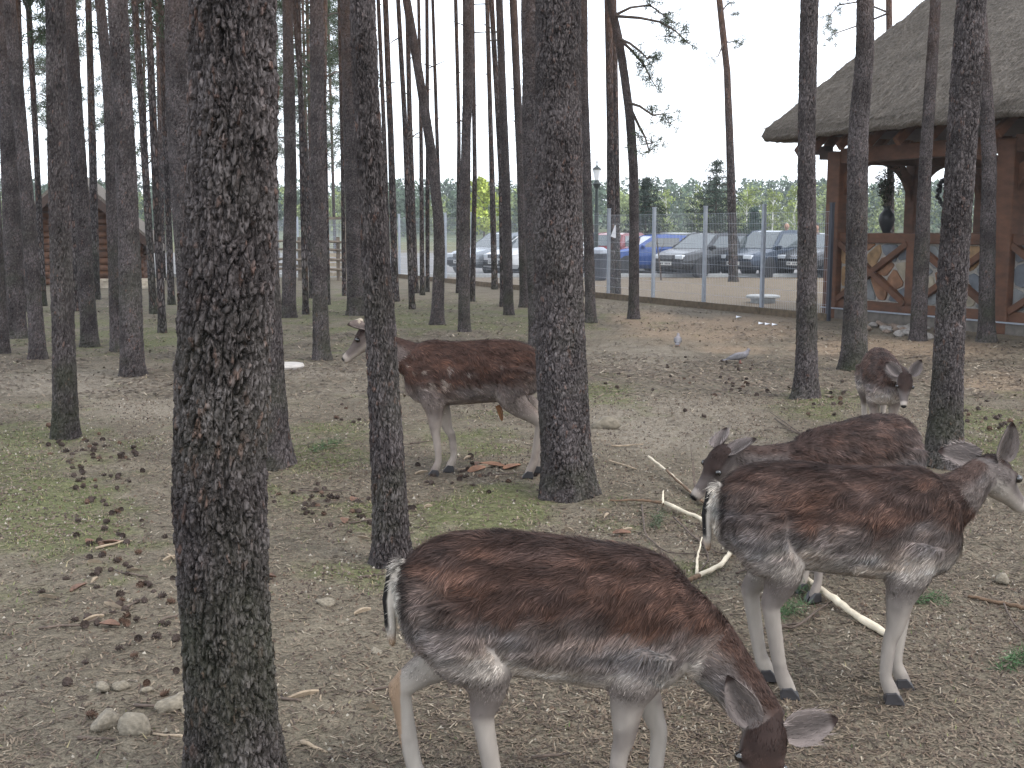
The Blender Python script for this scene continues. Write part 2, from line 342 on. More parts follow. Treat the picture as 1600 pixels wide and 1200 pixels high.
def ground_material():
    m = bpy.data.materials.new('forest_floor'); m.use_nodes = True; t = m.node_tree; b = t.nodes['Principled BSDF']; L = t.links.new
    b.inputs['Roughness'].default_value = 0.95; b.inputs['Specular IOR Level'].default_value = 0.15
    tc = t.nodes.new('ShaderNodeTexCoord')
    def noise(s, d=5, r=0.6):
        n = t.nodes.new('ShaderNodeTexNoise'); n.inputs['Scale'].default_value = s; n.inputs['Detail'].default_value = d; n.inputs['Roughness'].default_value = r; L(tc.outputs['Object'], n.inputs[0]); return n
    def ramp(n, cols, pos):
        r = t.nodes.new('ShaderNodeValToRGB'); e = r.color_ramp.elements
        e[0].position = pos[0]; e[0].color = (*cols[0], 1); e[1].position = pos[-1]; e[1].color = (*cols[-1], 1)
        for c, p in list(zip(cols, pos))[1:-1]: q = e.new(p); q.color = (*c, 1)
        L(n.outputs[0], r.inputs[0]); return r
    def mix(f, a, c, bt='MIX'):
        q = t.nodes.new('ShaderNodeMixRGB'); q.blend_type = bt
        if isinstance(f, float): q.inputs[0].default_value = f
        else: L(f, q.inputs[0])
        L(a, q.inputs[1]); L(c, q.inputs[2]); return q.outputs[0]
    at = t.nodes.new('ShaderNodeAttribute'); at.attribute_name = 'mask'; se = t.nodes.new('ShaderNodeSeparateColor'); L(at.outputs['Color'], se.inputs[0])
    n1 = noise(2.2, 6, 0.65); n2 = noise(28, 6, 0.7); n3 = noise(110, 4, 0.7)
    soil = ramp(n2, [(0.046, 0.038, 0.028), (0.135, 0.112, 0.084), (0.25, 0.212, 0.160)], [0.30, 0.5, 0.74]).outputs[0]
    soil = mix(0.5, soil, ramp(n1, [(0.076, 0.066, 0.048), (0.195, 0.170, 0.126)], [0.34, 0.64]).outputs[0])
    moss = ramp(n2, [(0.050, 0.058, 0.022), (0.105, 0.115, 0.046), (0.19, 0.185, 0.095)], [0.3, 0.5, 0.75]).outputs[0]
    sand = ramp(n2, [(0.20, 0.140, 0.092), (0.31, 0.235, 0.165)], [0.3, 0.7]).outputs[0]
    bare = ramp(n2, [(0.175, 0.150, 0.118), (0.275, 0.24, 0.19)], [0.3, 0.7]).outputs[0]
    def fac(o, k):
        q = t.nodes.new('ShaderNodeMath'); q.operation = 'MULTIPLY'; L(o, q.inputs[0]); q.inputs[1].default_value = k; return q.outputs[0]
    c = mix(fac(se.outputs[2], 0.75), soil, bare); c = mix(fac(se.outputs[1], 0.8), c, sand); c = mix(fac(se.outputs[0], 0.8), c, moss)
    c = mix(1.0, c, ramp(n3, [(0.50, 0.50, 0.50), (1.36, 1.35, 1.34)], [0.32, 0.68]).outputs[0], 'MULTIPLY')
    L(c, b.inputs['Base Color'])
    bp = t.nodes.new('ShaderNodeBump'); bp.inputs['Distance'].default_value = 0.02; bp.inputs['Strength'].default_value = 0.7; L(n2.outputs[0], bp.inputs['Height'])
    b2 = t.nodes.new('ShaderNodeBump'); b2.inputs['Distance'].default_value = 0.006; b2.inputs['Strength'].default_value = 0.6; L(n3.outputs[0], b2.inputs['Height']); L(bp.outputs[0], b2.inputs['Normal'])
    L(b2.outputs[0], b.inputs['Normal']); return m
tag(link('ground', gm, ground_material()), 'sandy forest floor with moss and needle litter', None, kind='structure')

cp = MB(); cp.add([(-40, 38.6, 0.012), (60, 38.6, 0.012), (60, 75, 0.012), (-40, 75, 0.012)], [(0, 1, 2, 3)])
tag(cp.build('car_park', mat('car_park_asphalt', (0.16, 0.155, 0.15), 0.95, var=0.3, scale=3, bump=0.3)), 'grey asphalt car park behind the wire fence', kind='structure')
kb = MB(); kb.box((10, 38.5, 0.04), (100, 0.16, 0.16))
tag(kb.build('kerb', M['concrete'], bevel=0.02), 'pale concrete kerb along the car park', kind='structure')

# ------------------------------------------------------------------ pine trees
def vor_bark(th, z, nc, cell_h, seed):
    a = th / (2 * math.pi) * nc; b = z / cell_h
    wob = (fbm(np.stack([np.cos(th) * 2.2, np.sin(th) * 2.2, z * 5], -1), seed, 3) - 0.5)
    wb2 = (fbm(np.stack([np.cos(th) * 6, np.sin(th) * 6, z * 16], -1), seed + 7, 2) - 0.5)
    a = a + wob * 2.6 + wb2 * 1.5; b = b + wob * 1.6 + wb2 * 2.2
    ia = np.floor(a).astype(int); ib = np.floor(b).astype(int)
    d1 = np.full(a.shape, 9.0); d2 = np.full(a.shape, 9.0); cid = np.zeros(a.shape)
    for dx in (-1, 0, 1):
        for dy in (-1, 0, 1):
            ca = ia + dx; cb = ib + dy; cm = np.mod(ca, nc)
            jx = ca + 0.1 + 0.8 * _h(cm, cb, 0 * cm, seed); jy = cb + 0.1 + 0.8 * _h(cm, cb, 0 * cm + 1, seed)
            d = np.hypot(a - jx, b - jy); h = _h(cm, cb, 0 * cm + 2, seed)
            new = d < d1
            d2 = np.where(new, d1, np.minimum(d2, d)); cid = np.where(new, h, cid); d1 = np.where(new, d, d1)
    return d2 - d1, cid

def trunk_mesh(pts, rad, seg, dz, relief, seed, ztop):
    pts = np.asarray(pts, float); rad = np.asarray(rad, float)
    zt = pts[-1, 2]
    if relief:                                 # dense in the part that can be seen, coarse above
        zz = np.concatenate([np.arange(-0.08, min(zt, ztop), dz), np.linspace(min(zt, ztop), zt, 24)])
    else: zz = np.concatenate([np.arange(-0.08, min(1.0, zt), 0.12), np.arange(1.0, zt, 0.35), [zt]])
    X = np.interp(zz, pts[:, 2], pts[:, 0]); Y = np.interp(zz, pts[:, 2], pts[:, 1]); R = np.interp(zz, pts[:, 2], rad)
    k = max(3, int(0.5 / dz) | 1) if relief else 3          # soften the bends
    if relief:
        ker = np.ones(k) / k
        pad = lambda q: np.convolve(np.pad(q, k // 2, mode='reflect', reflect_type='odd'), ker, 'valid')
        nn = len(np.arange(-0.08, min(zt, ztop), dz)); 
        if nn > k: X[:nn] = pad(X[:nn]); Y[:nn] = pad(Y[:nn]); R[:nn] = pad(R[:nn])
    th = np.linspace(0, 2 * math.pi, seg, endpoint=False)
    TH, ZZ = np.meshgrid(th, zz); RR = np.repeat(R[:, None], seg, 1)
    fl = np.exp(-np.clip(ZZ, 0, 9) / 0.13)
    RR = RR * (1 + fl * (0.22 + 0.40 * (vn(np.stack([np.cos(TH) * 1.6, np.sin(TH) * 1.6, 0 * TH], -1), seed) - 0.35)))
    RR = RR * (1 + 0.07 * (vn(np.stack([np.cos(TH) * 1.2, np.sin(TH) * 1.2, ZZ * 1.6], -1), seed + 3) - 0.5) + 0.06 * (vn(np.stack([0 * TH, 0 * TH, ZZ * 2.4], -1), seed + 4) - 0.5))
    at = None
    if relief:
        circ = 2 * math.pi * R[len(R) // 4]
        nc = max(8, int(circ / 0.030))
        e1, c1 = vor_bark(TH, ZZ, nc, 0.090, seed)
        e2, c2 = vor_bark(TH, ZZ, int(nc * 2.0), 0.026, seed + 50)
        deep = sstep(.30, .62, fbm(np.stack([np.cos(TH) * 2.5, np.sin(TH) * 2.5, ZZ * 4], -1), seed + 21, 3)); p1 = 1 - (1 - sstep(0.0, 0.16, e1)) * (.35 + .65 * deep); p2 = sstep(0.0, 0.16, e2)
        fine = fbm(np.stack([np.cos(TH) * 14, np.sin(TH) * 14, ZZ * 60], -1), seed + 9, 3)
        flake = (c2 - 0.5) * 0.0085 + (p2 - 1) * 0.0035
        RR = RR + relief * (p1 * 0.010 - 0.008 + (c1 - 0.5) * 0.005) + relief * flake + (fine - 0.5) * 0.007 * relief
        plate = np.clip(p1 * (0.60 + 0.40 * p2) * (0.55 + 1.0 * (fine - 0.2)), 0, 1)
        at = np.stack([plate.ravel(), ((c1 * 0.35 + c2 * 0.65)).ravel(), 0 * plate.ravel()], 1)
    V = np.stack([X[:, None] + RR * np.cos(TH), Y[:, None] + RR * np.sin(TH), ZZ], -1).reshape(-1, 3)
    m, n = len(zz), seg; i = np.arange(m - 1)[:, None] * n; j = np.arange(n)[None]; j2 = (j + 1) % n
    Q = np.stack([i + j, i + j2, i + n + j2, i + n + j], -1).reshape(-1, 4)
    return V, Q, at

def clump(Vs, Cs, c, r, n, rng, col, droop=0.1, w=0.018):
    d = norm(rng.normal(size=(n, 3)) + np.array([0, 0, 0.25])); b0 = c + rng.normal(size=(n, 3)) * r * 0.28
    tip = b0 + d * r * rng.uniform(0.6, 1.1, (n, 1)) - np.array([0, 0, droop * r])
    s = norm(np.cross(d, rng.normal(size=(n, 3)))) * w
    Vs.append(np.stack([b0 - s, b0 + s, tip], 1).reshape(-1, 3))
    cc = np.asarray(col)[None] * rng.uniform(0.6, 1.4, (n, 1)) * np.array([1, 1, 1]) + rng.uniform(0, 0.012, (n, 1)) * np.array([1, 0.6, 0])
    Cs.append(np.repeat(cc, 3, 0))
NEEDLE = (0.040, 0.062, 0.030)
def crown_meshes(seed, height=6.0, rad=1.9, nb=30, low=0.0):
    rng = np.random.default_rng(seed); mb = MB(); Vs = []; Cs = []
    for k in range(nb):
        u = (k + rng.uniform(0, 1)) / nb; zb = u * height
        ln = rad * (1 - 0.55 * u) * rng.uniform(0.5, 1.1) * (0.7 if u < low else 1); az = rng.uniform(0, 2 * math.pi)
        d = np.array([math.cos(az), math.sin(az), 0]); up = rng.uniform(-0.05, 0.5)
        pts = [np.array([0, 0, zb]) + d * ln * t + np.array([0, 0, ln * (up * t + 0.12 * math.sin(t * 5))]) + rng.normal(size=3) * 0.04 * t for t in np.linspace(0, 1, 5)]
        mb.tube(pts, np.linspace(0.028, 0.008, 5), 4)
        nk = int(rng.integers(5, 9))
        for q in range(nk):
            t = rng.uniform(0.35, 1.05); i = min(3, int(t * 4)); c = pts[i] + (pts[i + 1] - pts[i]) * (t * 4 - i) + rng.normal(size=3) * np.array([0.22, 0.22, 0.10])
            clump(Vs, Cs, c, rng.uniform(0.22, 0.42), 26, rng, NEEDLE, w=0.016)
    V = np.concatenate(Vs); C = np.concatenate(Cs)
    cm = fast_mesh('crown', V, np.arange(len(V)).reshape(-1, 3), False, {'Col': C}); cm.materials.append(M['needle'])
    bm_ = mb.mesh('limbs', True); bm_.materials.append(M['twig'])
    return cm, bm_
CROWNS = [crown_meshes(100 + i, 6.5, 1.9 + 0.2 * (i % 3), 30) for i in range(5)]
LOWCR = [crown_meshes(140 + i, 10.0, 1.9, 34) for i in range(4)]

def pine(pix, label, group=None, d=None, relief=0.0, seg=12, height=None, crown=True, low=False, seed=0, stubs=0, ztop=5.0, name='pine_tree', crown_at=None, base_z=None):
    """pix: [(px, py, width px)] from the foot up, as seen in the photograph; the foot stands on the ground."""
    rng = random.Random(seed * 31 + 5)
    bx, by, bw = pix[0]
    if d is None: foot = G(bx, by)
    else: foot = A(bx, by, d); foot[2] = gz(foot[0], foot[1])
    Y = foot[1]; pts = []; rad = []
    for k, (px, py, w) in enumerate(pix):
        q = foot.copy() if k == 0 else A(px, py, Y)
        if k and q[2] < foot[2] + 0.05: continue
        fw = q[1] * cT - (q[2] - CAMZ) * sT
        pts.append(q - foot); rad.append(w / 2 * fw / F)
    H = height or rng.uniform(14.5, 17.5)
    last = pts[-1]; vel = (pts[-1] - pts[-2]) / max(0.1, pts[-1][2] - pts[-2][2])
    n = 6; r0 = rad[-1]
    for k in range(1, n + 1):
        t = k / n; zz = last[2] + (H - last[2]) * t; dzz = (H - last[2]) * t
        off = vel * dzz * (1 - 0.55 * t)
        pts.append(np.array([last[0] + off[0], last[1] + off[1], zz])); rad.append(r0 * (1 - t) + 0.025 * t)
    root = empty(name, foot)
    V, Q, at = trunk_mesh(pts, rad, seg, (0.0045 if seed == 1 else 0.0075) if relief > 0.8 else 0.012, relief, seed + 11, ztop)
    me = fast_mesh('trunk', V, Q, True, {'bark': at} if at is not None else None)
    link('trunk', me, M['bark_near'] if relief else M['bark'], root)
    pts = np.array(pts)
    if stubs:
        mb = MB()
        for k in range(stubs):
            zz = rng.uniform(0.25, 0.9) * min(H, ztop + 4); c = np.array([np.interp(zz, pts[:, 2], pts[:, i]) for i in range(3)]); r = np.interp(zz, pts[:, 2], rad)
            az = rng.uniform(0, 6.28); dd = np.array([math.cos(az), math.sin(az), rng.uniform(-0.1, 0.5)]); ln = r + rng.choice([0.06, 0.1, 0.15, 0.5])
            mb.tube([c, c + dd * ln * 0.6, c + dd * ln + np.array([0, 0, -0.02])], [0.016, 0.012, 0.005], 5)
        mb.build('dead_branches', M['twig'], root)['kind'] = 'stuff'
    if crown:
        src = LOWCR if low else CROWNS; cm, bm_ = src[rng.randrange(len(src))]
        zc = crown_at if crown_at is not None else H - (9.5 if low else 6.2)
        s = 1.0
        c = [np.interp(zc, pts[:, 2], pts[:, i]) for i in (0, 1)]; tp = pts[-1]
        az = rng.uniform(0, 6.28)
        lean = Vector((tp[0] - c[0], tp[1] - c[1], H - zc)).normalized()
        rot = (lean.to_track_quat('Z', 'Y').to_matrix() @ Matrix.Rotation(az, 3, 'Z')).to_euler()
        for nm, mm in (('crown', cm), ('limbs', bm_)):
            o = link(nm, mm, None, root, (c[0], c[1], zc)); o.rotation_euler = rot; o.scale = (s, s, s)
    tag(root, label, 'tree', group)
    return root, foot, pts

T = {}
T[1] = pine([(368, 1262, 142), (369, 1200, 136), (350, 950, 130), (342, 760, 138), (345, 640, 142), (352, 480, 142), (364, 300, 138), (366, 120, 128), (364, 0, 124)],
            'thick rugged pine trunk with deep furrowed grey bark beside the pale stones', relief=1.25, seg=270, seed=1, ztop=2.6)
T[2] = pine([(424, 727, 62), (418, 600, 54), (410, 400, 48), (402, 200, 45), (396, 0, 44)], 'dark pine right behind the thick rugged foreground pine', relief=0.8, seg=110, seed=2, ztop=4)
T[3] = pine([(306, 560, 44), (297, 400, 44), (283, 200, 44), (279, 0, 42)], 'pine mostly hidden behind the thick rugged pine, by the log cabin side', relief=0.7, seg=80, seed=3, ztop=6)
T[4] = pine([(103, 684, 38), (100, 560, 35), (94, 350, 32), (90, 200, 31), (86, 0, 29)], 'lone slim pine standing behind the long trail of pine cones', relief=0.8, seg=90, seed=4, ztop=5)
T[5] = pine([(207, 586, 36), (203, 400, 32), (196, 250, 31), (184, 0, 29)], 'straight dark pine at the edge of the pale sandy path', relief=0.7, seg=80, seed=5, ztop=6)
T[27] = pine([(613, 882, 52), (610, 800, 51), (602, 640, 47), (592, 480, 43), (581, 300, 43), (572, 150, 40), (566, 0, 38)], 'scaly pine trunk hiding the neck of the young buck', relief=0.9, seg=140, seed=27, ztop=3.6, stubs=3)
T[43] = pine([(889, 772, 80), (884, 700, 76), (876, 560, 76), (872, 400, 75), (872, 200, 73), (873, 0, 71)], 'broad straight pine trunk hiding the rump of the young buck', relief=1.0, seg=190, seed=43, ztop=4.2)
T[44] = pine([(848, 540, 40), (842, 400, 40), (836, 200, 40), (834, 0, 38)], 'pine standing close behind the broad trunk by the buck', relief=0.7, seg=80, seed=44, ztop=6.5)
T[49] = pine([(1260, 622, 38), (1260, 560, 33), (1261, 400, 29), (1260, 200, 27), (1265, 0, 27)], 'straight grey pine in front of the car park fence end', relief=0.8, seg=90, seed=49, ztop=5.5)
T[50] = pine([(1334, 578, 40), (1337, 450, 33), (1339, 330, 32), (1341, 200, 30), (1352, 80, 27), (1352, 0, 26)], 'slightly wavy pine in front of the pavilion corner post', relief=0.8, seg=90, seed=50, ztop=6)
T[51] = pine([(1434, 532, 24), (1440, 400, 23), (1446, 250, 19), (1456, 100, 17), (1462, 0, 16)], 'thin pine close to the stone panel beside a heap of rubble', relief=0.6, seg=60, seed=51, ztop=6.5)
T[52] = pine([(1475, 726, 54), (1480, 600, 46), (1489, 420, 44), (1500, 260, 44), (1510, 120, 46), (1518, 0, 44)], 'sturdy leaning pine behind the does, before the pavilion', relief=0.9, seg=130, seed=52, ztop=4.2)
T[53] = pine([(1541, 534, 25), (1543, 400, 23), (1546, 250, 22), (1538, 100, 19), (1530, 0, 18)], 'thin pine before the pavilion post, behind the sturdy leaning pine', relief=0.6, seg=60, seed=53, ztop=6.5)
GL = 'slim pines standing along the cabin side of the deer enclosure'
LL = 'slim grey pine trunk in the dense stand between cabin and sandy path'
for k, px in enumerate([
    [(141, 542, 25), (126, 290, 22), (108, 0, 19)], [(60, 561, 23), (41, 290, 20), (14, 0, 18)], [(26, 528, 29), (14, 230, 26), (2, 0, 24)], [(182, 549, 18), (170, 146, 17), (156, 0, 15)],
    [(2, 552, 26), (-14, 280, 24), (-30, 0, 22)]]):
    lb = ['dark pine standing in front of the log cabin gable', 'leaning slim pine between cabin and the lone slim pine', 'stout pine beside the low thatched shelter', 'pine pressed close behind the straight dark path pine', 'broad pine in front of the stout shelter pine'][k]
    pine(px, lb, GL, relief=0.6, seg=60, seed=70 + k, ztop=7, stubs=2)
LF = 'thin far pine trunk with small dead twigs near the log cabin'
for k, px in enumerate([[(254, 520, 13), (242, 250, 12), (231, 0, 11)], [(240, 490, 12), (222, 175, 11), (210, 0, 10)], [(268, 476, 11), (258, 200, 10), (251, 0, 9)],
                        [(40, 487, 11), (34, 200, 10), (28, 0, 9)], [(68, 478, 10), (55, 200, 9), (44, 0, 9)], [(150, 468, 13), (145, 250, 12), (138, 0, 10)], [(118, 486, 12), (112, 250, 11), (104, 0, 10)]]):
    pine(px, LF, 'thin far pines near the log cabin', seed=90 + k, stubs=6, low=True, ztop=9)
SP = [([(451, 496, 22), (454, 270, 19), (449, 0, 16)], 'grey pine with mossy foot behind the thick rugged pine, near rail fence'),
      ([(502, 562, 25), (497, 270, 22), (494, 0, 20)], 'smooth straight pine beside the pale round slab on the path'),
      ([(560, 492, 34), (554, 270, 31), (546, 0, 29)], 'pine standing close behind the scaly trunk at the buck head'),
      ([(683, 507, 20), (687, 400, 18), (685, 338, 17), (672, 225, 15), (654, 112, 14), (635, 0, 13)], 'pine trunk bent over to one side high above the buck'),
      ([(725, 518, 18), (726, 320, 17), (729, 190, 14), (731, 150, 16), (731, 0, 16)], 'pine with a kinked thickened stem standing beyond the buck back'),
      ([(923, 504, 17), (917, 270, 14), (913, 130, 12), (912, 0, 12)], 'reddish pine behind the broad trunk with a torn patch at its foot'),
      ([(795, 492, 15), (790, 270, 13), (780, 0, 11)], 'straight pine of a close pair just before the fence'),
      ([(820, 480, 15), (814, 270, 13), (808, 135, 12), (802, 0, 12)], 'slightly bowed pine just before the fence beside the close pair')]
for k, (px, lb) in enumerate(SP): pine(px, lb, relief=0.6, seg=60, seed=120 + k, ztop=8, stubs=3)
T[47] = pine([(990, 498, 17), (991, 350, 15), (990, 270, 14), (985, 190, 14), (978, 135, 13), (967, 60, 13), (953, 0, 13)], 'reddish leaning pine with chewed orange foot beside the fence', relief=0.6, seg=60, seed=147, ztop=8)
TP = 'thin distant pine trunk in the open stand before the wire fence'
for k, px in enumerate([[(478, 491, 10), (472, 250, 9), (466, 0, 8)], [(488, 466, 9), (478, 250, 8), (459, 0, 7)], [(513, 476, 7), (509, 250, 6), (503, 0, 6)], [(538, 462, 7), (535, 250, 6), (530, 0, 6)],
        [(618, 471, 12), (611, 225, 10), (602, 0, 9)], [(608, 462, 8), (600, 200, 7), (591, 0, 6)], [(644, 483, 10), (632, 180, 8), (622, 0, 7)], [(649, 458, 10), (640, 180, 8), (636, 0, 7)],
        [(660, 461, 8), (658, 225, 6), (654, 0, 5)], [(668, 456, 7), (668, 225, 6), (667, 0, 6)], [(690, 455, 7), (684, 250, 6), (676, 0, 5)], [(738, 471, 9), (742, 270, 7), (738, 0, 6)],
        [(716, 458, 7), (717, 200, 6), (712, 0, 6)], [(773, 452, 10), (768, 250, 8), (761, 0, 7)], [(787, 479, 11), (783, 270, 9), (768, 0, 8)]]):
    pine(px, TP, 'thin distant pines before the fence', seed=160 + k, stubs=8, ztop=9, height=15 + k % 4)
pine([(956, 463, 15), (955, 200, 14), (950, 0, 12)], 'tall straight pine just outside the fence near the lamp post', relief=0, seed=181, seg=16)
pine([(966, 467, 9), (963, 200, 8), (960, 0, 7)], 'thin dark pine paired with a thicker one outside the fence', relief=0, seed=182)
T[48] = pine([(1146, 440, 15), (1142, 270, 13), (1136, 110, 11), (1124, 0, 10)], 'lone pine with a pale stem rising in front of the parked cars', seed=183, seg=16)
T[54] = pine([(1392, 470, 11), (1390, 100, 10), (1389, 0, 10)], 'lone pine stem showing above the thatched roof', d=31, seed=184, crown_at=10)
# deeper forest on the cabin side
rr = random.Random(5)
for k in range(31):
    px = rr.uniform(-160, 560); Y = rr.uniform(36, 80)
    gp = proj(np.array([0.0, Y, 0.0]))[1]
    if 50 < px < 250 and Y < 44: Y = rr.uniform(46, 80)
    w = 0.17 * F / Y * rr.uniform(0.7, 1.2); lean = rr.uniform(-14, 6)
    gp = float(proj(np.array([0.0, Y, 0.0]))[1])
    pine([(px, gp, w), (px + lean * 0.5, 200, w * 0.85), (px + lean, 0, w * 0.75)], 'distant pine in the depth of the forest behind the cabin', 'distant pines behind the cabin', d=Y, seg=8, seed=300 + k, low=True, stubs=5, ztop=10, height=rr.uniform(13, 17))

# leafy boughs hanging into view, grown from the stems that carry them
def bough(tree, start, clumps, seed, r0=0.03):
    root, foot, pts = tree; rng = np.random.default_rng(seed); mb = MB(); Vs = []; Cs = []; Y = foot[1]
    a = A(*start, Y) - foot; a[:2] = [np.interp(a[2], pts[:, 2], pts[:, 0]), np.interp(a[2], pts[:, 2], pts[:, 1])]
    for path in clumps:
        P3 = [a] + [A(px, py, Y + rng.uniform(-0.5, 0.3)) - foot for px, py in path]
        mb.tube(P3, np.linspace(r0, 0.006, len(P3)), 5)
        for i in range(1, len(P3)):
            for q in range(5):
                c = P3[i] + rng.normal(size=3) * np.array([0.13, 0.16, 0.08])
                if i == 1 and len(P3) > 2: continue
                clump(Vs, Cs, c, rng.uniform(0.09, 0.16), 34, rng, NEEDLE, w=0.006)
                mb.tube([P3[i], (P3[i] + c) / 2 + rng.normal(size=3) * 0.02, c], [0.008, 0.006, 0.004], 4)
    mb.build('bough', M['twig'], root)
    V = np.concatenate(Vs); me = fast_mesh('needles', V, np.arange(len(V)).reshape(-1, 3), False, {'Col': np.concatenate(Cs)}); link('needle_sprays', me, M['needle'], root)
bough(T[47], (960, 25), [[(985, 12), (1015, 8), (1035, 22), (1050, 35)], [(1000, 28), (1030, 34), (1055, 48), (1070, 62), (1060, 55)]], 1)
bough(T[47], (968, 60), [[(985, 68), (1000, 80), (1012, 92), (1022, 88)], [(988, 80), (1008, 104), (1016, 122), (1024, 134)]], 2)
bough(T[47], (985, 160), [[(1000, 166), (1020, 180), (1036, 178), (1045, 192)], [(1000, 200), (1008, 214), (1014, 236), (1018, 224)]], 3)
bough(T[48], (1128, 65), [[(1140, 66), (1150, 64), (1160, 70)], [(1122, 88), (1112, 90)]], 4)
bough(T[48], (1124, 20), [[(1135, 8), (1142, 4), (1146, 22)]], 5)
bough(T[54], (1390, 20), [[(1345, 2), (1310, 8), (1297, 24), (1300, 36)], [(1340, 40), (1305, 52), (1291, 62)]], 6)

# ------------------------------------------------------------------ wire fence
FD = np.array([-0.47, 0.883, 0]); FD = FD / np.linalg.norm(FD); F0 = np.array([5.62, 20.45, 0.0]); FS = 1.8; NP = 22
froot = empty('wire_fence', F0); tag(froot, 'galvanised wire mesh fence on steel posts around the deer enclosure', 'fence')
pm = MB(); pm.box((0, 0, 1.02), (0.06, 0.06, 2.08)); pm.box((0, 0, 2.07), (0.07, 0.07, 0.02)); pm = pm.mesh('post'); pm.materials.append(M['galv'])
wm = MB()
for i in range(36):
    s = (i + 0.5) / 36 * FS; wm.box(FD * s + np.array([0, 0, 1.0]), (0.003, 0.003, 1.86))
ang = math.atan2(FD[1], FD[0]); RZ = np.array([[math.cos(ang), -math.sin(ang), 0], [math.sin(ang), math.cos(ang), 0], [0, 0, 1]])
for i in range(10): wm.box(FD * FS / 2 + np.array([0, 0, 0.08 + i * 0.205]), (FS, 0.0045, 0.0045), RZ)
wm = wm.mesh('wire_panel'); wm.materials.append(M['wire'])
km = MB(); km.box(FD * FS / 2 + np.array([0, 0, 0.05]), (FS - 0.02, 0.10, 0.16), RZ); km = km.mesh('base_board'); km.materials.append(M['kerbw'])
for i in range(NP):
    o = link('post', pm, None, froot, FD * FS * i); o.rotation_euler = (0, 0, ang)
    if i == 0: 
        o.data = pm.copy(); o.data.materials.clear(); o.data.materials.append(M['darkpost'])
    if i < NP - 1:
        link('wire_panel', wm, None, froot, FD * FS * i); link('base_board', km, None, froot, FD * FS * i)
mc = MB(); mc.lathe([(0.27, -0.05), (0.27, 0.10), (0.36, 0.11), (0.37, 0.13), (0.36, 0.16), (0.30, 0.175), (0.05, 0.18)], 28)
mh = P(1192, 473); tag(mc.build('manhole_cover', M['concrete'], None, mh, smooth=False), 'round pale concrete manhole lid on the ground behind the fence', 'manhole cover')

# ------------------------------------------------------------------ thatched pavilion
U = norm(np.array([0.47, -0.883, 0])); Vv = np.array([-U[1], U[0], 0]); PO = np.array([5.95, 21.25, 0.0])
pav = empty('thatched_pavilion', PO, math.atan2(U[1], U[0]))       # local x along U, y along Vv
tag(pav, 'timber pavilion with steep grey thatched roof and stone infill panels', 'pavilion')
LU, LV = 7.4, 5.7
def ppart(mb, name, m, **k): return mb.build(name, m, pav, **k)
posts = [(0, 0), (3.7, 0), (7.4, 0), (0, 1.9), (0, 3.8), (0, 5.7), (3.7, 5.7), (7.4, 5.7), (7.4, 1.9), (7.4, 3.8)]
for x_, y_ in posts:
    s = 0.32 if (y_ in (0,)) else 0.24
    b = MB(); b.box((x_, y_, 1.5), (s, s, 3.0)); ppart(b, 'post', M['wood'], bevel=0.02)
def wallrun(a, b, inward):
    a = np.array(a, float); b = np.array(b, float); L_ = np.linalg.norm(b - a); t = (b - a) / L_; up = np.array([0, 0, 1.0])
    for z0, h, w, nm in ((1.46, 0.17, 0.20, 'top_rail'), (0.26, 0.19, 0.19, 'sill_beam'), (2.92, 0.26, 0.26, 'head_beam')):
        q = MB(); q.bar(a + t * 0.13 + up * z0, b - t * 0.13 + up * z0, w, h); ppart(q, nm, M['wood'], bevel=0.012)
    for sgn, o in ((1, a), (-1, b)):               # curved arch braces under the head beam
        q = MB(); n = 12; vs = []
        R_ = min(0.85, L_ * 0.42)
        for i in range(n + 1):
            al = i / n * math.pi / 2
            inner = o + t * sgn * (0.12 + R_ * (1 - math.cos(al))) + up * (2.80 - R_ * (1 - math.sin(al)))
            k = 0.55 + 0.45 * abs(math.cos(2 * al))
            outer = o + t * sgn * (0.12 + max(0.0, R_ * (1 - math.cos(al)) - 0.20 * k)) + up * min(2.80, 2.80 - R_ * (1 - math.sin(al)) + 0.20 * k)
            for e in (-0.055, 0.055): vs += [inner + np.array(inward) * e, outer + np.array(inward) * e]
        fs = []
        for i in range(n):
            c = i * 4; d = c + 4; fs += [(c, c + 1, d + 1, d), (c + 2, d + 2, d + 3, c + 3), (c, d, d + 2, c + 2), (c + 1, c + 3, d + 3, d + 1)]
        fs += [(0, 2, 3, 1), (4 * n, 4 * n + 1, 4 * n + 3, 4 * n + 2)]
        q.add(vs, fs); ppart(q, 'arch_brace', M['wood'])
def clip_poly(poly, n, c):
    out = []
    for i in range(len(poly)):
        p, q = poly[i], poly[(i + 1) % len(poly)]; dp = np.dot(n, p) - c; dq = np.dot(n, q) - c
        if dp <= 0: out.append(p)
        if dp * dq < 0: out.append(p + (q - p) * dp / (dp - dq))
    return out
STM = [mat('flag_grey', (0.17, 0.175, 0.175), 0.85, var=0.3, scale=7, bump=0.4), mat('flag_ochre', (0.26, 0.165, 0.085), 0.85, var=0.4, scale=6, bump=0.4),
       mat('flag_rust', (0.20, 0.105, 0.060), 0.85, var=0.4, scale=6, bump=0.4), mat('flag_buff', (0.27, 0.235, 0.175), 0.85, var=0.3, scale=7, bump=0.4), mat('flag_slate', (0.115, 0.125, 0.14), 0.85, var=0.3, scale=7, bump=0.4)]
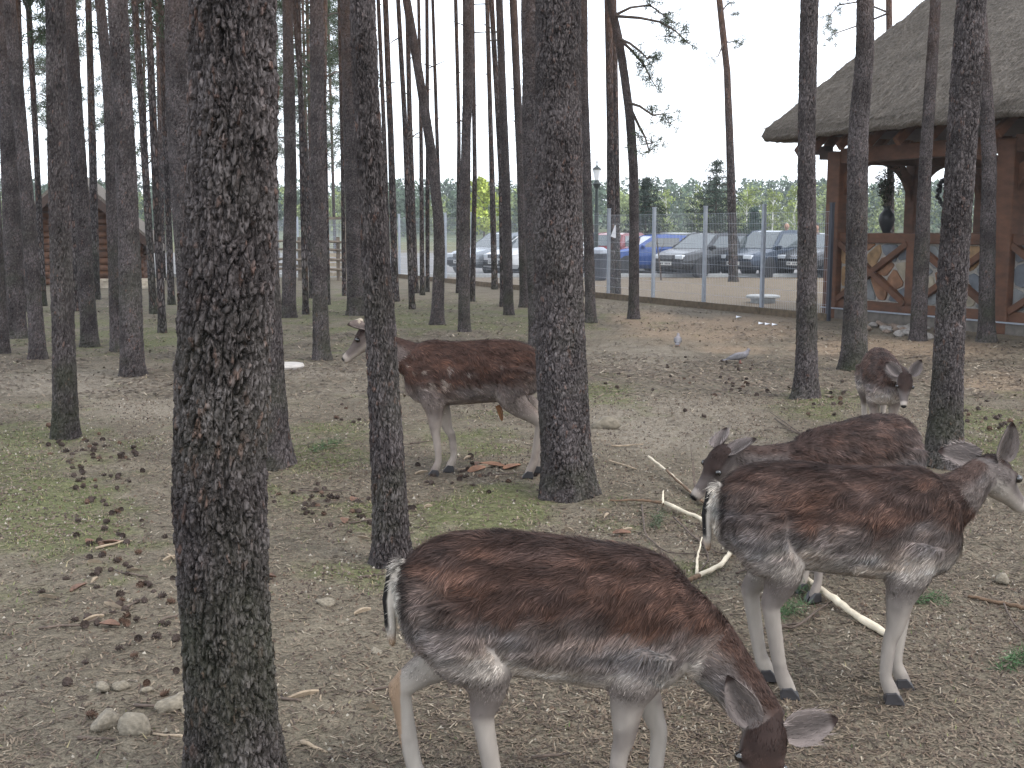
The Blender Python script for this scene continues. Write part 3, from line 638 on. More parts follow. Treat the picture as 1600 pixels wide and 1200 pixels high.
def panel(a, b, inward, seed, stones=True):
    a = np.array(a, float); b = np.array(b, float); L_ = np.linalg.norm(b - a); t = (b - a) / L_; rng = np.random.default_rng(seed); inw = np.array(inward, float)
    z0, z1 = 0.355, 1.375
    q = MB(); q.box((a + b) / 2 + inw * 0.03 + np.array([0, 0, (z0 + z1) / 2]), (L_, 0.10, z1 - z0), np.stack([t, inw, [0, 0, 1]], 1)); ppart(q, 'infill_wall', M['mortar'])
    for (p0, p1, off) in ((( 0, z0), (L_, z1), 0.0), ((0, z1), (L_, z0), 0.004)):
        q = MB(); pa = a + t * p0[0] + np.array([0, 0, p0[1]]); pb = a + t * p1[0] + np.array([0, 0, p1[1]])
        q.bar(pa - inw * (0.055 + off), pb - inw * (0.055 + off), 0.10, 0.15, up=inw); ob = ppart(q, 'cross_brace', M['wood'])
    if not stones: return
    nst = 17; seeds = np.stack([rng.uniform(0, L_, 400), rng.uniform(z0, z1, 400)], 1); keep = [seeds[0]]
    for s in seeds:
        if len(keep) < nst and min(np.linalg.norm(s - k) for k in keep) > 0.23: keep.append(s)
    for s in keep:
        poly = [np.array(p) for p in ((0, z0), (L_, z0), (L_, z1), (0, z1))]
        for k in keep:
            if k is s: continue
            n = k - s; poly = clip_poly(poly, n, np.dot(n, (s + k) / 2)); 
            if len(poly) < 3: break
        if len(poly) < 3: continue
        c = np.mean(poly, 0); d = 0.022
        sh = []
        for p in poly:
            v = c - p; l = np.linalg.norm(v); sh.append(p + v / l * min(l * 0.4, d))
        # round the corners a little
        rp = []
        for i in range(len(sh)):
            p, q0, q1 = sh[i], sh[i - 1], sh[(i + 1) % len(sh)]; rp += [p + (q0 - p) * 0.16, p + (q1 - p) * 0.16]
        th = rng.uniform(0.012, 0.03); n = len(rp)
        to3 = lambda p, o: a + t * p[0] + np.array([0, 0, p[1]]) - inw * o
        tilt = rng.normal(size=2) * 0.02
        vs = [to3(p, 0.0) for p in rp] + [to3(c + (p - c) * 0.94, 0.02 + th + float(np.dot(tilt, p - c))) for p in rp]
        fs = [(i, (i + 1) % n, n + (i + 1) % n, n + i) for i in range(n)] + [tuple(range(n, 2 * n))]
        q = MB(); q.add(vs, fs); ppart(q, 'stone', STM[int(rng.choice(5, p=[.3, .2, .15, .2, .15]))])
IN_U = (0, 1, 0); IN_V = (1, 0, 0)
for a, b in (((0, 0, 0), (3.7, 0, 0)), ((3.7, 0, 0), (7.4, 0, 0))):
    wallrun(a, b, IN_U)
    mid_ = (np.array(a) + np.array(b)) / 2
    q = MB(); q.box(mid_ + np.array([0, -0.04, 0.865]), (0.16, 0.16, 1.03)); ppart(q, 'stud', M['wood'])
    sd_ = 3 if a[0] == 0 else 9
    panel(np.array(a) + [0.16, 0, 0], mid_ - [0.08, 0, 0], IN_U, sd_); panel(mid_ + [0.08, 0, 0], np.array(b) - [0.16, 0, 0], IN_U, sd_ + 1)
for y0_, y1_ in ((0, 1.9), (1.9, 3.8), (3.8, 5.7)):
    wallrun((0, y0_, 0), (0, y1_, 0), IN_V); panel((0, y0_ + 0.12, 0), (0, y1_ - 0.12, 0), IN_V, 20, False)
    wallrun((7.4, y0_, 0), (7.4, y1_, 0), (-1, 0, 0)); panel((7.4, y0_ + 0.12, 0), (7.4, y1_ - 0.12, 0), (-1, 0, 0), 20, False)
for a, b in (((0, 5.7, 0), (3.7, 5.7, 0)), ((3.7, 5.7, 0), (7.4, 5.7, 0))): wallrun(a, b, (0, -1, 0)); panel(np.array(a) + [.12, 0, 0], np.array(b) - [.12, 0, 0], (0, -1, 0), 20, False)
q = MB(); q.box((LU / 2, LV / 2, 0.06), (LU + 0.30, LV + 0.30, 0.22)); ppart(q, 'plinth', mat('plinth_concrete', (0.13, 0.115, 0.10), 0.95, var=0.3, scale=8, bump=0.4))
q = MB(); q.box((LU / 2, -0.155, 0.187), (LU + 0.36, 0.05, 0.022)); ppart(q, 'drip_strip', M['galv'])
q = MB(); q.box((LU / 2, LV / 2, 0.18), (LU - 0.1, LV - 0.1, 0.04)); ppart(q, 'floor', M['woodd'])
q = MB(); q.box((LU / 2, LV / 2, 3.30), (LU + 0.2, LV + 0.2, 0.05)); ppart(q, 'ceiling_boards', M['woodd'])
# roof
OV = 1.0; EZ = 3.20; RIDGE = 7.75
per = []
x0_, x1_, y0_, y1_ = -OV, LU + OV, -OV, LV + OV
def lin(a, b, n): return [np.array(a) + (np.array(b) - np.array(a)) * i / n for i in range(n)]
per = lin((x0_, y0_), (x1_, y0_), 190) + lin((x1_, y0_), (x1_, y1_), 60) + lin((x1_, y1_), (x0_, y1_), 60) + lin((x0_, y1_), (x0_, y0_), 130)
per = np.array(per); c0 = np.array([LU / 2, LV / 2]); hw = (y1_ - y0_) / 2
# round the hips slightly
rdg = np.stack([np.clip(per[:, 0], x0_ + hw, x1_ - hw), np.full(len(per), c0[1])], 1)
rows = [];  ns = 70
prof = [(0.10, -0.22), (0.05, -0.30), (0.0, -0.16)]
def ring(s, dz, nz_amp):
    p2 = per + (rdg - per) * s
    zz = EZ + 0.16 + (RIDGE - EZ) * (s * 0.93 + 0.07 * s * s) + dz + 0 * p2[:, 0]
    nn = (fbm(np.stack([p2[:, 0] * 3, p2[:, 1] * 3, zz * 3], -1), 77, 3) - 0.5) * nz_amp + (fbm(np.stack([p2[:, 0] * 18, p2[:, 1] * 18, zz * 14], -1), 78, 2) - 0.5) * nz_amp * 0.6
    return np.stack([p2[:, 0], p2[:, 1], zz + nn], 1)
rows.append(ring(0.30, -0.42, 0.02)); rows.append(ring(0.055, -0.34, 0.03)); rows.append(ring(0.012, -0.20, 0.05)); rows.append(ring(0.0, -0.06, 0.06))
for i in range(1, ns + 1): rows.append(ring(0.985 * i / ns, 0.02, 0.10))
Vr = np.concatenate(rows); n = len(per); m_ = len(rows)
i = np.arange(m_ - 1)[:, None] * n; j = np.arange(n)[None]; j2 = (j + 1) % n
Qr = np.stack([i + j, i + j2, i + n + j2, i + n + j], -1).reshape(-1, 4)
thatch = mat('thatch', (0.092, 0.077, 0.062), 0.95, var=0.0, scale=34, bump=1.0, col2=(0.195, 0.168, 0.140), stretch=(1, 1, 0.8), detail=8)
rf = link('roof', fast_mesh('roof', Vr, Qr, True), thatch, pav)
# loose reed ends over the slope facing the enclosure
rg = np.random.default_rng(3); NS = 26000
pi = rg.integers(0, 190, NS); si = .75 * rg.uniform(0.0, 1.0, NS) ** 1.6; base = Vr.reshape(m_, n, 3)[3 + np.round(si * ns).astype(int), pi] + np.stack([rg.uniform(-.03, .03, NS), 0 * si, 0 * si + 0.012], 1)
dn = np.array([0, -0.72, -0.66]); L_ = rg.uniform(0.05, 0.14, NS)[:, None]; tipp = base + dn * L_ + rg.normal(size=(NS, 3)) * 0.014 + np.array([0, -0.01, 0.012])
sdv = np.array([1.0, 0, 0]) * 0.006
Vs_ = np.stack([base - sdv, base + sdv, tipp], 1).reshape(-1, 3); cs = np.repeat(np.array([[0.165, 0.142, 0.118]]) * rg.uniform(0.35, 1.5, (NS, 1)), 3, 0)
o = link('reeds', fast_mesh('reeds', Vs_, np.arange(NS * 3).reshape(-1, 3), False, {'Col': cs}), M['vcol'], rf); o['kind'] = 'stuff'
for k in range(14):
    xx = -0.5 + k * 0.65
    ye = min(1.6, xx - 0.15)
    if ye < -0.5: continue
    q = MB(); q.bar((xx, -0.80, 3.02), (xx, ye, 3.02 + (ye + 0.80) * 0.86), 0.09, 0.14); ppart(q, 'rafter', M['wood'])
for k in range(11):
    yy = -0.3 + k * 0.62
    xe = min(1.4, yy - 0.15)
    if xe < -0.5: continue
    q = MB(); q.bar((-0.80, yy, 3.02), (xe, yy, 3.02 + (xe + 0.80) * 0.86), 0.09, 0.14); ppart(q, 'rafter', M['wood'])
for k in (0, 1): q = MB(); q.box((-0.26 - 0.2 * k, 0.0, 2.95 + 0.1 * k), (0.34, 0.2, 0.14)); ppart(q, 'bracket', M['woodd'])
def pavp(x_, y_, z_): return PO + U * x_ + Vv * y_ + np.array([0, 0, z_])
# wreath, vase and dried stems inside
w = MB(); rw = random.Random(4)
for k in range(70):
    al = rw.uniform(0, 6.283); r_ = 0.17 + rw.uniform(-0.03, 0.03); c = np.array([0, r_ * math.cos(al), r_ * 1.25 * math.sin(al)]); w.ball(c + np.array([rw.uniform(-.03, .03), 0, 0]), 0.042, 5, 4)
ww = w.build('wreath', M['black'], None, pavp(0.0, 2.72, 2.32), math.atan2(U[1], U[0])); tag(ww, 'dark round wreath hanging in a pavilion opening', 'wreath')
w = MB(); w.tube([(0, 0, 0.2), (0, 0, 0.475)], 0.006, 4); w.build('cord', M['black'], ww)
v = MB(); v.lathe([(0.07, 0), (0.075, 0.03), (0.12, 0.13), (0.15, 0.24), (0.135, 0.34), (0.08, 0.41), (0.06, 0.45), (0.085, 0.49)], 18)
vz = empty('vase', pavp(0.0, 1.22, 1.545)); tag(vz, 'dark bulbous vase with dried branches on the pavilion rail', 'vase'); v.build('jar', M['black'], vz, smooth=True)
s_ = MB(); Vs = []; Cs = []; rg = np.random.default_rng(8)
for k in range(16):
    d_ = norm(np.array([rg.normal() * 0.2, rg.normal() * 0.42, 1.0])); p0 = np.array([0, 0, 0.4]); L1 = rg.uniform(0.5, 0.95); p1 = p0 + d_ * L1 * 0.5 + rg.normal(size=3) * 0.03; p2 = p0 + d_ * L1
    s_.tube([p0, p1, p2], [0.008, 0.006, 0.003], 4)
    for q in range(10): clump(Vs, Cs, p0 + d_ * L1 * rg.uniform(0.3, 1.0) + rg.normal(size=3) * 0.05, 0.07, 6, rg, (0.03, 0.035, 0.025), w=0.012)
s_.build('dried_branches', M['twig'], vz); Vx = np.concatenate(Vs); link('dried_leaves', fast_mesh('dried_leaves', Vx, np.arange(len(Vx)).reshape(-1, 3), False, {'Col': np.concatenate(Cs)}), M['needle'], vz)
# rubble heap at the foot of the wall
rg = np.random.default_rng(12)
def rock_mesh(seed, rough=0.42):
    q = MB(); q.ball((0, 0, 0), 1.0, 14, 9); me = q.mesh('stone', True); V = np.concatenate(q.v); V = V * (1 + (vn(V * 1.3 + seed * 7.3, seed) - 0.5)[:, None] * rough * 2); 
    for i_, vv in enumerate(me.vertices): vv.co = V[i_]
    return me
ROCKS = [rock_mesh(i) for i in range(6)]
RM = [mat('rubble_brown', (0.20, 0.15, 0.115), 0.9, var=0.3, scale=3, bump=0.4), mat('rubble_grey', (0.24, 0.22, 0.20), 0.9, var=0.3, scale=3, bump=0.4)]
RK = []
for rm_ in RM + [M['stone']]:
    for r_ in ROCKS: q = r_.copy(); q.materials.append(rm_); RK.append(q)
for k in range(34):
    px = rg.normal(1420, 26); py = rg.normal(517, 5.5)
    if k < 6: px, py = rg.uniform(1340, 1400), rg.uniform(508, 522)
    g_ = G(px, py); s = rg.uniform(0.035, 0.085)
    o = link('rubble_stone', RK[int(rg.integers(0, 12))], None, None, g_ + np.array([0, 0, s * 0.4])); o.scale = (s * 1.3, s, s * 0.7); o.rotation_euler = (rg.uniform(-.3, .3), rg.uniform(-.3, .3), rg.uniform(0, 6))
    tag(o, 'broken brown stone in the rubble heap below the pavilion wall', 'stone', 'rubble heap below the pavilion')

# ------------------------------------------------------------------ log cabin and shelter on the far left
cab = empty('log_cabin', (-12.6, 33.5, 0), math.radians(14)); tag(cab, 'small orange-brown log cabin with thatched gable roof among the pines', 'cabin')
GW = 3.7; EH = 1.35; PH = 2.95
nl = 15
for k in range(nl):
    zz = 0.10 + k * 0.19; half = GW / 2 if zz < EH else GW / 2 * (PH - zz) / (PH - EH)
    if half < 0.15: continue
    q = MB(); q.tube([(-half, 0, zz), (half, 0, zz)], 0.105, 8); q.build('log', M['log'], cab, smooth=True)
    if zz < EH:
        for sx in (-1, 1): q = MB(); q.tube([(sx * (GW / 2 - 0.12), 0.05, zz + 0.06), (sx * (GW / 2 - 0.12), 5.0, zz + 0.06)], 0.1, 8); q.build('log', M['log'], cab, smooth=True)
for sx in (-1, 1):
    q = MB(); e = np.array([sx * (GW / 2 + 0.5), 0, EH - 0.42]); r_ = np.array([0, 0, PH + 0.05]); th = np.array([0, 0, 0.24])
    vs = []
    for yy in (-0.6, 5.6): vs += [e + [0, yy, 0], r_ + [0, yy, 0], r_ + th + [0, yy, 0], e + th * 0.8 + [0, yy, 0]]
    q.add(vs, [(0, 1, 2, 3), (4, 7, 6, 5), (0, 4, 5, 1), (1, 5, 6, 2), (2, 6, 7, 3), (3, 7, 4, 0)]); q.build('roof', thatch, cab)
    q = MB(); q.bar(e + [0, -0.64, -0.02], r_ + [0, -0.64, -0.02], 0.06, 0.2); q.build('barge_board', M['woodd'], cab)
q = MB(); q.box((0.1, -0.14, 0.85), (0.8, 0.06, 1.6)); q.build('door', M['woodd'], cab)
sh = empty('thatched_shelter', (-17.3, 32.0, 0), math.radians(8)); tag(sh, 'low open shelter with grey thatched roof beside the log cabin', 'shelter')
for sx in (-1.7, 1.7):
    for sy in (0, 2.6): q = MB(); q.tube([(sx, sy, 0), (sx, sy, 1.6)], 0.1, 8); q.build('post', M['woodd'], sh)
q = MB(); vs = []
for xx in (-2.2, 2.2): vs += [(xx, -0.5, 1.15), (xx, 1.3, 2.5), (xx, 3.1, 1.15), (xx, 3.1, 1.4), (xx, 1.3, 2.78), (xx, -0.5, 1.4)]
q.add(vs, [(0, 1, 4, 5), (1, 2, 3, 4), (6, 11, 10, 7), (7, 10, 9, 8), (5, 4, 10, 11), (4, 3, 9, 10), (0, 5, 11, 6), (0, 6, 7, 1), (1, 7, 8, 2), (2, 8, 9, 3)]); q.build('roof', thatch, sh)
q = MB(); q.box((0, 2.6, 0.75), (3.4, 0.1, 1.4)); q.build('back_wall', M['woodd'], sh)
# split-rail fence and plank stack by the cabin
rf_ = empty('rail_fence', (-10.2, 36.0, 0)); tag(rf_, 'rough wooden rail fence running from the cabin toward the small gate', 'fence')
for k in range(5):
    xx = k * 1.2; q = MB(); q.tube([(xx, 0, -0.1), (xx, 0, 1.35)], 0.06, 7); q.build('post', M['greywood'], rf_)
    if k < 4:
        for h_ in (0.35, 0.65, 0.95, 1.2): q = MB(); q.tube([(xx - 0.1, -0.08, h_), (xx + 0.7, -0.08, h_ + 0.03), (xx + 1.45, -0.08, h_ - 0.02)], 0.045, 6); q.build('rail', M['greywood'], rf_)
for k in range(7):
    q = MB(); q.box((0, 0, 0), (2.6, 0.18, 0.06)); o = q.build('plank', M['palewood'], None, A(168 + k * 2, 460, 31.2 + (k % 2) * 0.24), 0.05 * k - 0.1); o.location.z = 0.045 + 0.065 * (k // 2) ; tag(o, 'pale sawn plank in the low stack before the log cabin', 'plank', 'planks stacked before the cabin')
gt = empty('enclosure_gate', A(526, 440, 36.5) * np.array([1, 1, 0])); tag(gt, 'wooden enclosure gate with mesh top at the end of the rail fence', 'gate')
for sx in (-0.35, 0.35): q = MB(); q.box((sx, 0, 0.95), (0.09, 0.09, 1.9)); q.build('post', M['palewood'], gt)
for k in range(5): q = MB(); q.box((0, -0.06, 0.18 + k * 0.15), (0.86, 0.03, 0.12)); q.build('board', M['palewood'], gt)
q = MB(); q.box((0, 0, 1.93), (1.2, 0.5, 0.08)); q.build('cap_roof', M['greywood'], gt)
q = MB()
for k in range(13): q.box((-0.30 + 0.05 * k, 0, 1.35), (0.006, 0.006, 1.0))
for k in range(8): q.box((0, 0, 0.95 + 0.13 * k), (0.62, 0.006, 0.006))
q.build('wire_panel', M['wire'], gt)

# ------------------------------------------------------------------ parked cars
def car(label, front_px, Y, color, kind='hatch', heading=-30, metal=0.3, L=4.1, Wd=1.70, Hc=1.43, rings=False, roundel=False, pale_hood=False):
    root = empty('parked_car', (0, 0, 0)); a = math.radians(heading)
    hd = np.array([math.sin(a), -math.cos(a), 0]); rz = math.atan2(hd[1], hd[0])
    fc = A(front_px, 433, Y); fc[2] = 0.016; root.location = fc - hd * L / 2; root.rotation_euler = (0, 0, rz); tag(root, label, 'car', 'cars in the car park')
    paint = mat('car_paint', color, 0.22, metal=metal, spec=0.6)
    if kind == 'van': prof = [(0.0, .32, .62), (.06, .28, .92), (.28, .25, 1.0), (.62, .24, 1.12), (1.4, .22, 1.16), (L - .3, .24, 1.15), (L - .05, .30, 1.10), (L, .36, .8)]
    else: prof = [(0.0, .34, .58), (.05, .27, .70), (.22, .24, .76), (.62, .22, .84), (1.15, .20, .92), (2.2, .20, .95), (L - .55, .22, .97), (L - .12, .26, .95), (L, .34, .80)]
    hw = Wd / 2; V = []; n = 10
    for d_, zb, zt in prof:
        x_ = L / 2 - d_; e = min(1.0, 0.80 + d_ * 0.5) if d_ < L / 2 else min(1.0, 0.86 + (L - d_) * 0.4); w = hw * e
        sec = [(-w * .86, zb), (-w, zb + .14), (-w * 1.0, zb + (zt - zb) * .6), (-w * .97, zt - .05), (-w * .86, zt), (w * .86, zt), (w * .97, zt - .05), (w, zb + (zt - zb) * .6), (w, zb + .14), (w * .86, zb)]
        if d_ < 1.3: sec[4] = (-w * .80, zt + .015); sec[5] = (w * .80, zt + .015)
        V += [(x_, y_, z_) for y_, z_ in sec]
    m_ = len(prof); fs = [(i * n + j, (i + 1) * n + j, (i + 1) * n + (j + 1) % n, i * n + (j + 1) % n) for i in range(m_ - 1) for j in range(n)] + [tuple(range(n)), tuple(range(m_ * n - 1, (m_ - 1) * n - 1, -1))]
    q = MB(); q.add(V, fs); body = q.build('body', paint, root, smooth=False, bevel=0.025)
    # cabin
    if kind == 'van': g = [(.68, 1.10), (1.35, Hc - .03), (1.8, Hc), (L - .35, Hc - .02), (L - .12, 1.12)]
    elif kind == 'sedan': g = [(1.22, .92), (1.95, Hc - .03), (2.3, Hc), (L - 1.35, Hc - .03), (L - .75, .95)]
    else: g = [(1.10, .91), (1.82, Hc - .04), (2.25, Hc), (L - .62, Hc - .05), (L - .14, .95)]
    wb, wt = hw * .90, hw * .70; zb = g[0][1]; V = []
    for d_, z_ in g:
        t = (z_ - zb) / (Hc - zb); t = max(0, t); w = wb + (wt - wb) * t; V.append([(L / 2 - d_, -w, z_), (L / 2 - d_, w, z_)])
    V = np.array(V); q = MB(); k = len(g); fs = []
    flat = V.reshape(-1, 3)
    for i in range(k - 1): fs.append((2 * i, 2 * i + 1, 2 * i + 3, 2 * i + 2))
    fs += [tuple(2 * i for i in range(k))[::-1], tuple(2 * i + 1 for i in range(k)), (0, 2 * k - 2, 2 * k - 1, 1)]
    q.add(flat, fs); q.build('roof', paint, root, bevel=0.03)
    def pane(name, c4, out, inset=0.06):
        c4 = np.array(c4, float); c = c4.mean(0); out = norm(np.array(out, float))
        v4 = c4 + (c - c4) * inset * 2; vs = np.concatenate([v4 + out * 0.012, v4 - out * 0.02])
        MB().add(vs, [(0, 1, 2, 3), (7, 6, 5, 4), (0, 4, 5, 1), (1, 5, 6, 2), (2, 6, 7, 3), (3, 7, 4, 0)]).build(name, M['glass'], root)
    pane('windscreen', [V[0, 0], V[0, 1], V[1, 1], V[1, 0]], (1, 0, 1), 0.04)
    pane('rear_window', [V[-1, 0], V[-2, 0], V[-2, 1], V[-1, 1]], (-1, 0, .6), 0.07)
    for s in (0, 1):
        yv = lambda i: V[i, s]; out = (0, -1 if s == 0 else 1, 0.35)
        xs = [L / 2 - g[0][0], L / 2 - g[-1][0]]; split = (L / 2 - g[2][0]) - 0.55
        def onside(x_, z_): t = (z_ - zb) / (Hc - zb); w = wb + (wt - wb) * t; return np.array([x_, (-w if s == 0 else w), z_])
        zl = zb + .04; zh = Hc - .10
        xf_l = xs[0] - .22; xf_h = L / 2 - g[1][0] - .06; xr_l = xs[1] + .30; xr_h = L / 2 - g[3][0] + .05
        pane('side_window', [onside(xf_l, zl), onside(split + .04, zl), onside(split + .04, zh), onside(xf_h, zh)], out, 0.015)
        pane('side_window', [onside(split - .04, zl), onside(xr_l, zl), onside(xr_h, zh), onside(split - .04, zh)], out, 0.015)
        mb = MB(); mb.box(onside(xf_l - .05, zb + .06) + np.array([0, (-.09 if s == 0 else .09), 0]), (.10, .18, .12)); mb.build('mirror', paint if not pale_hood else M['black'], root, bevel=0.03)
    for fx in (L / 2 - .80, -L / 2 + .78):
        for s in (-1, 1):
            wr = empty('wheel', (fx, s * (hw - .09), .30)); wr.parent = root
            R90 = np.array([[1, 0, 0], [0, 0, -s], [0, s, 0]])
            mb = MB(); mb.lathe([(.20, -.10), (.29, -.10), (.305, -.06), (.305, .06), (.29, .105), (.20, .11)], 22, rot=R90); mb.build('tyre', M['tyre'], wr)
            mb = MB(); mb.lathe([(.205, .05), (.205, .112), (.185, .116), (.17, .085), (.05, .10), (.02, .105)], 22, rot=R90); mb.build('rim', M['chrome'] if not pale_hood else M['black'], wr)
            mb = MB(); mb.lathe([(.01, -.12), (.355, -.12), (.355, .095), (.01, .095)], 24, c=(fx, s * (hw - .09), .31), rot=R90); mb.build('wheel_arch', M['black'], root)
    fx = L / 2
    for s in (-1, 1):
        mb = MB(); mb.box((fx - .10, s * hw * .60, .655), (.20, .34, .14)); mb.build('headlight', M['lamp'], root, bevel=0.03)
    mb = MB(); mb.box((fx - .03, 0, .655), (.10, .62, .13)); mb.build('grille', M['black'], root)
    for k_ in range(3): mb = MB(); mb.box((fx + .022, 0, .615 + .04 * k_), (.012, .58, .010)); mb.build('grille_bar', M['chrome'], root)
    mb = MB(); mb.box((fx - .02, 0, .42), (.12, Wd * .80, .20)); mb.build('bumper', M['black'] if kind != 'van' else paint, root, bevel=0.04)
    pl = MB(); pl.box((fx + .05, 0, .45), (.02, .50, .115)); plo = pl.build('number_plate', M['plate'], root)
    mb = MB()
    for k_ in range(7):
        if k_ == 2: continue
        mb.box((fx + .062, -.19 + .062 * k_, .45), (.004, .034, .066))
    mb.build('plate_characters', M['ink'], plo)['kind'] = 'stuff'
    def torus(c, R, r):
        al = np.linspace(0, 2 * math.pi, 17); return MB().tube([(c[0], c[1] + R * math.cos(x), c[2] + R * math.sin(x)) for x in al], r, 5, cap=False, up=(1, 0, 0))
    if rings:
        for k_ in range(4): torus((fx + .035, -.105 + .07 * k_, .66), .046, .009).build('emblem', M['chrome'], root)
    if roundel: torus((fx + .035, 0, .66), .058, .010).build('emblem', M['chrome'], root)
    for s in (-1, 1):
        mb = MB(); mb.box((-L / 2 + .05, s * hw * .72, .78), (.12, .2, .22)); mb.build('tail_light', mat('tail_lens', (.25, .01, .01), .2), root)
    return root
car('black hatchback with pale reflecting bonnet, beside the dark blue estate car', 1041, 38.3, (0.012, 0.014, 0.018), 'hatch', -50, 0.1, pale_hood=True)
car('dark blue-grey family car with round wheel trims, right behind the lone pine stem', 1146, 38.4, (0.030, 0.045, 0.070), 'hatch', -47, 0.4, L=4.3, Hc=1.52, roundel=True)
car('black saloon with ring emblem beside the pavilion corner', 1240, 38.2, (0.010, 0.011, 0.014), 'sedan', -45, 0.1, L=4.5, rings=True)
car('bright blue hatchback behind the thin pair of pines', 935, 40.8, (0.020, 0.065, 0.24), 'hatch', -78, 0.1, L=3.7, Hc=1.36)
car('dark red hatchback parked between the blue hatchback and the black hatchback', 1010, 44.5, (0.16, 0.012, 0.018), 'hatch', 150, 0.2)
car('white car half hidden by thin pine trunks', 772, 39.5, (0.62, 0.63, 0.64), 'hatch', -48, 0.0, roundel=True)
car('silver-grey car at the far end of the row, behind the bent pine', 718, 40.2, (0.20, 0.22, 0.24), 'sedan', -46, 0.6)
car('pale silver car seen through the pavilion openings', 1572, 45, (0.50, 0.53, 0.56), 'hatch', -80, 0.5)
car('dark grey car at the second row behind the black hatchback', 1095, 46, (0.05, 0.055, 0.06), 'sedan', 150, 0.3)

# ------------------------------------------------------------------ remeshed bodies
def remesh(mb, name, voxel, smooth_it=7):
    me = mb.mesh(name); ob = bpy.data.objects.new(name + '_tmp', me); COL.objects.link(ob)
    r = ob.modifiers.new('r', 'REMESH'); r.mode = 'VOXEL'; r.voxel_size = voxel; r.use_smooth_shade = True
    s = ob.modifiers.new('s', 'SMOOTH'); s.factor = 0.5; s.iterations = smooth_it
    dg = bpy.context.evaluated_depsgraph_get(); dg.update(); out = bpy.data.meshes.new_from_object(ob.evaluated_get(dg), depsgraph=dg)
    bpy.data.objects.remove(ob); bpy.data.meshes.remove(me); out.name = name; out.shade_smooth(); return out
def mesh_arrays(me):
    V = np.empty(len(me.vertices) * 3, np.float32); me.vertices.foreach_get('co', V); V = V.reshape(-1, 3).astype(float)
    N = np.empty(len(me.vertices) * 3, np.float32); me.vertices.foreach_get('normal', N); N = N.reshape(-1, 3).astype(float)
    me.calc_loop_triangles(); Tt = np.empty(len(me.loop_triangles) * 3, np.int32); me.loop_triangles.foreach_get('vertices', Tt)
    return V, N, Tt.reshape(-1, 3)

def person(label, px, Y, face_deg, jacket, trousers, hair, height=1.74, lean=0.0):
    root = empty('person', A(px, 400, Y) * np.array([1, 1, 0]) + np.array([0, 0, 0.014]), math.radians(face_deg)); tag(root, label, 'person')
    s = height / 1.74; mb = MB()
    q = lambda *a: [np.array(p) * s for p in a]
    mb.tube(q((0, 0, .92), (0, 0, 1.05), (.0, 0, 1.25), (0, 0, 1.40), (0, 0, 1.47)), np.array([(.17, .12), (.16, .115), (.185, .125), (.17, .11), (.06, .055)]) * s, 14, up=(1, 0, 0))
    mb.tube(q((0, 0, 1.43), (0.01, 0, 1.55)), [.055 * s, .052 * s], 10)
    mb.ball(np.array((.02, 0, 1.635)) * s, np.array((.095, .078, .118)) * s, 14, 10)
    mb.ball(np.array((.118, 0, 1.615)) * s, np.array((.018, .014, .022)) * s, 6, 5)
    for e in (-1, 1):
        mb.ball(np.array((.01, e * .08, 1.63)) * s, np.array((.02, .012, .032)) * s, 6, 5)
        mb.tube(q((0, e * .09, .94), (.01, e * .10, .52), (-.01, e * .11, .09)), np.array([.095, .065, .045]) * s, 10)
        mb.tube(q((-.05, e * .11, .035), (.06, e * .12, .04), (.17, e * .13, .03)), np.array([.04, .045, .03]) * s, 8)
        mb.tube(q((0, e * .17, 1.40), (-.02, e * .24, 1.12), (.06, e * .25, .88)), np.array([.062, .048, .036]) * s, 9)
        mb.ball(np.array((.075, e * .25, .80)) * s, np.array((.03, .022, .055)) * s, 8, 6)
        for f in range(4): mb.tube(q((.055 + f * .016, e * .25, .77), (.06 + f * .017, e * .248, .715), (.07 + f * .016, e * .24, .685 + .006 * abs(f - 1.5))), np.array([.0095, .009, .007]) * s, 5)
        mb.tube(q((.10, e * .245, .81), (.118, e * .235, .775), (.118, e * .23, .745)), np.array([.011, .010, .008]) * s, 5)
    me = remesh(mb, 'body', 0.011, 3); V, N, _ = mesh_arrays(me); p = V / s
    c = np.tile(np.array(jacket), (len(V), 1)); c[p[:, 2] < 0.93] = trousers; c[p[:, 2] < 0.075] = (0.02, 0.02, 0.02)
    skin = (0.42, 0.26, 0.19); c[(p[:, 2] > 1.475)] = skin; c[(abs(p[:, 1]) > .205) & (p[:, 2] < .865) & (p[:, 2] > 0.6)] = skin
    hairm = (p[:, 2] > 1.48) & ((p[:, 2] > 1.70 + (p[:, 0] - .02) * 0.35) | ((p[:, 0] < 0.0) & (p[:, 2] > 1.56)))
    c[hairm] = hair
    c[(p[:, 0] > 0.10) & (abs(p[:, 2] - 1.573) < 0.008) & (abs(p[:, 1]) < 0.03)] = (0.25, 0.10, 0.09)
    set_col(me, 'Col', c); link('body', me, M['vcol'], root)
    for e in (-1, 1): b = MB(); b.ball(np.array((.103, e * .033, 1.642)) * s, .011 * s, 8, 6); b.build('eye', M['eye'], root)
person('person in a dark jacket behind the fence beside the lamp post', 925, 37.8, 190, (0.03, 0.035, 0.055), (0.03, 0.04, 0.07), (0.06, 0.04, 0.03))
person('person with pale hair standing beyond the dark blue-grey car', 1228, 41.5, 250, (0.3, 0.29, 0.27), (0.05, 0.05, 0.07), (0.38, 0.34, 0.28), 1.78)
person('person in dark clothes beyond the black saloon near the pavilion', 1276, 41.0, 200, (0.02, 0.02, 0.025), (0.03, 0.03, 0.04), (0.03, 0.025, 0.02), 1.72)

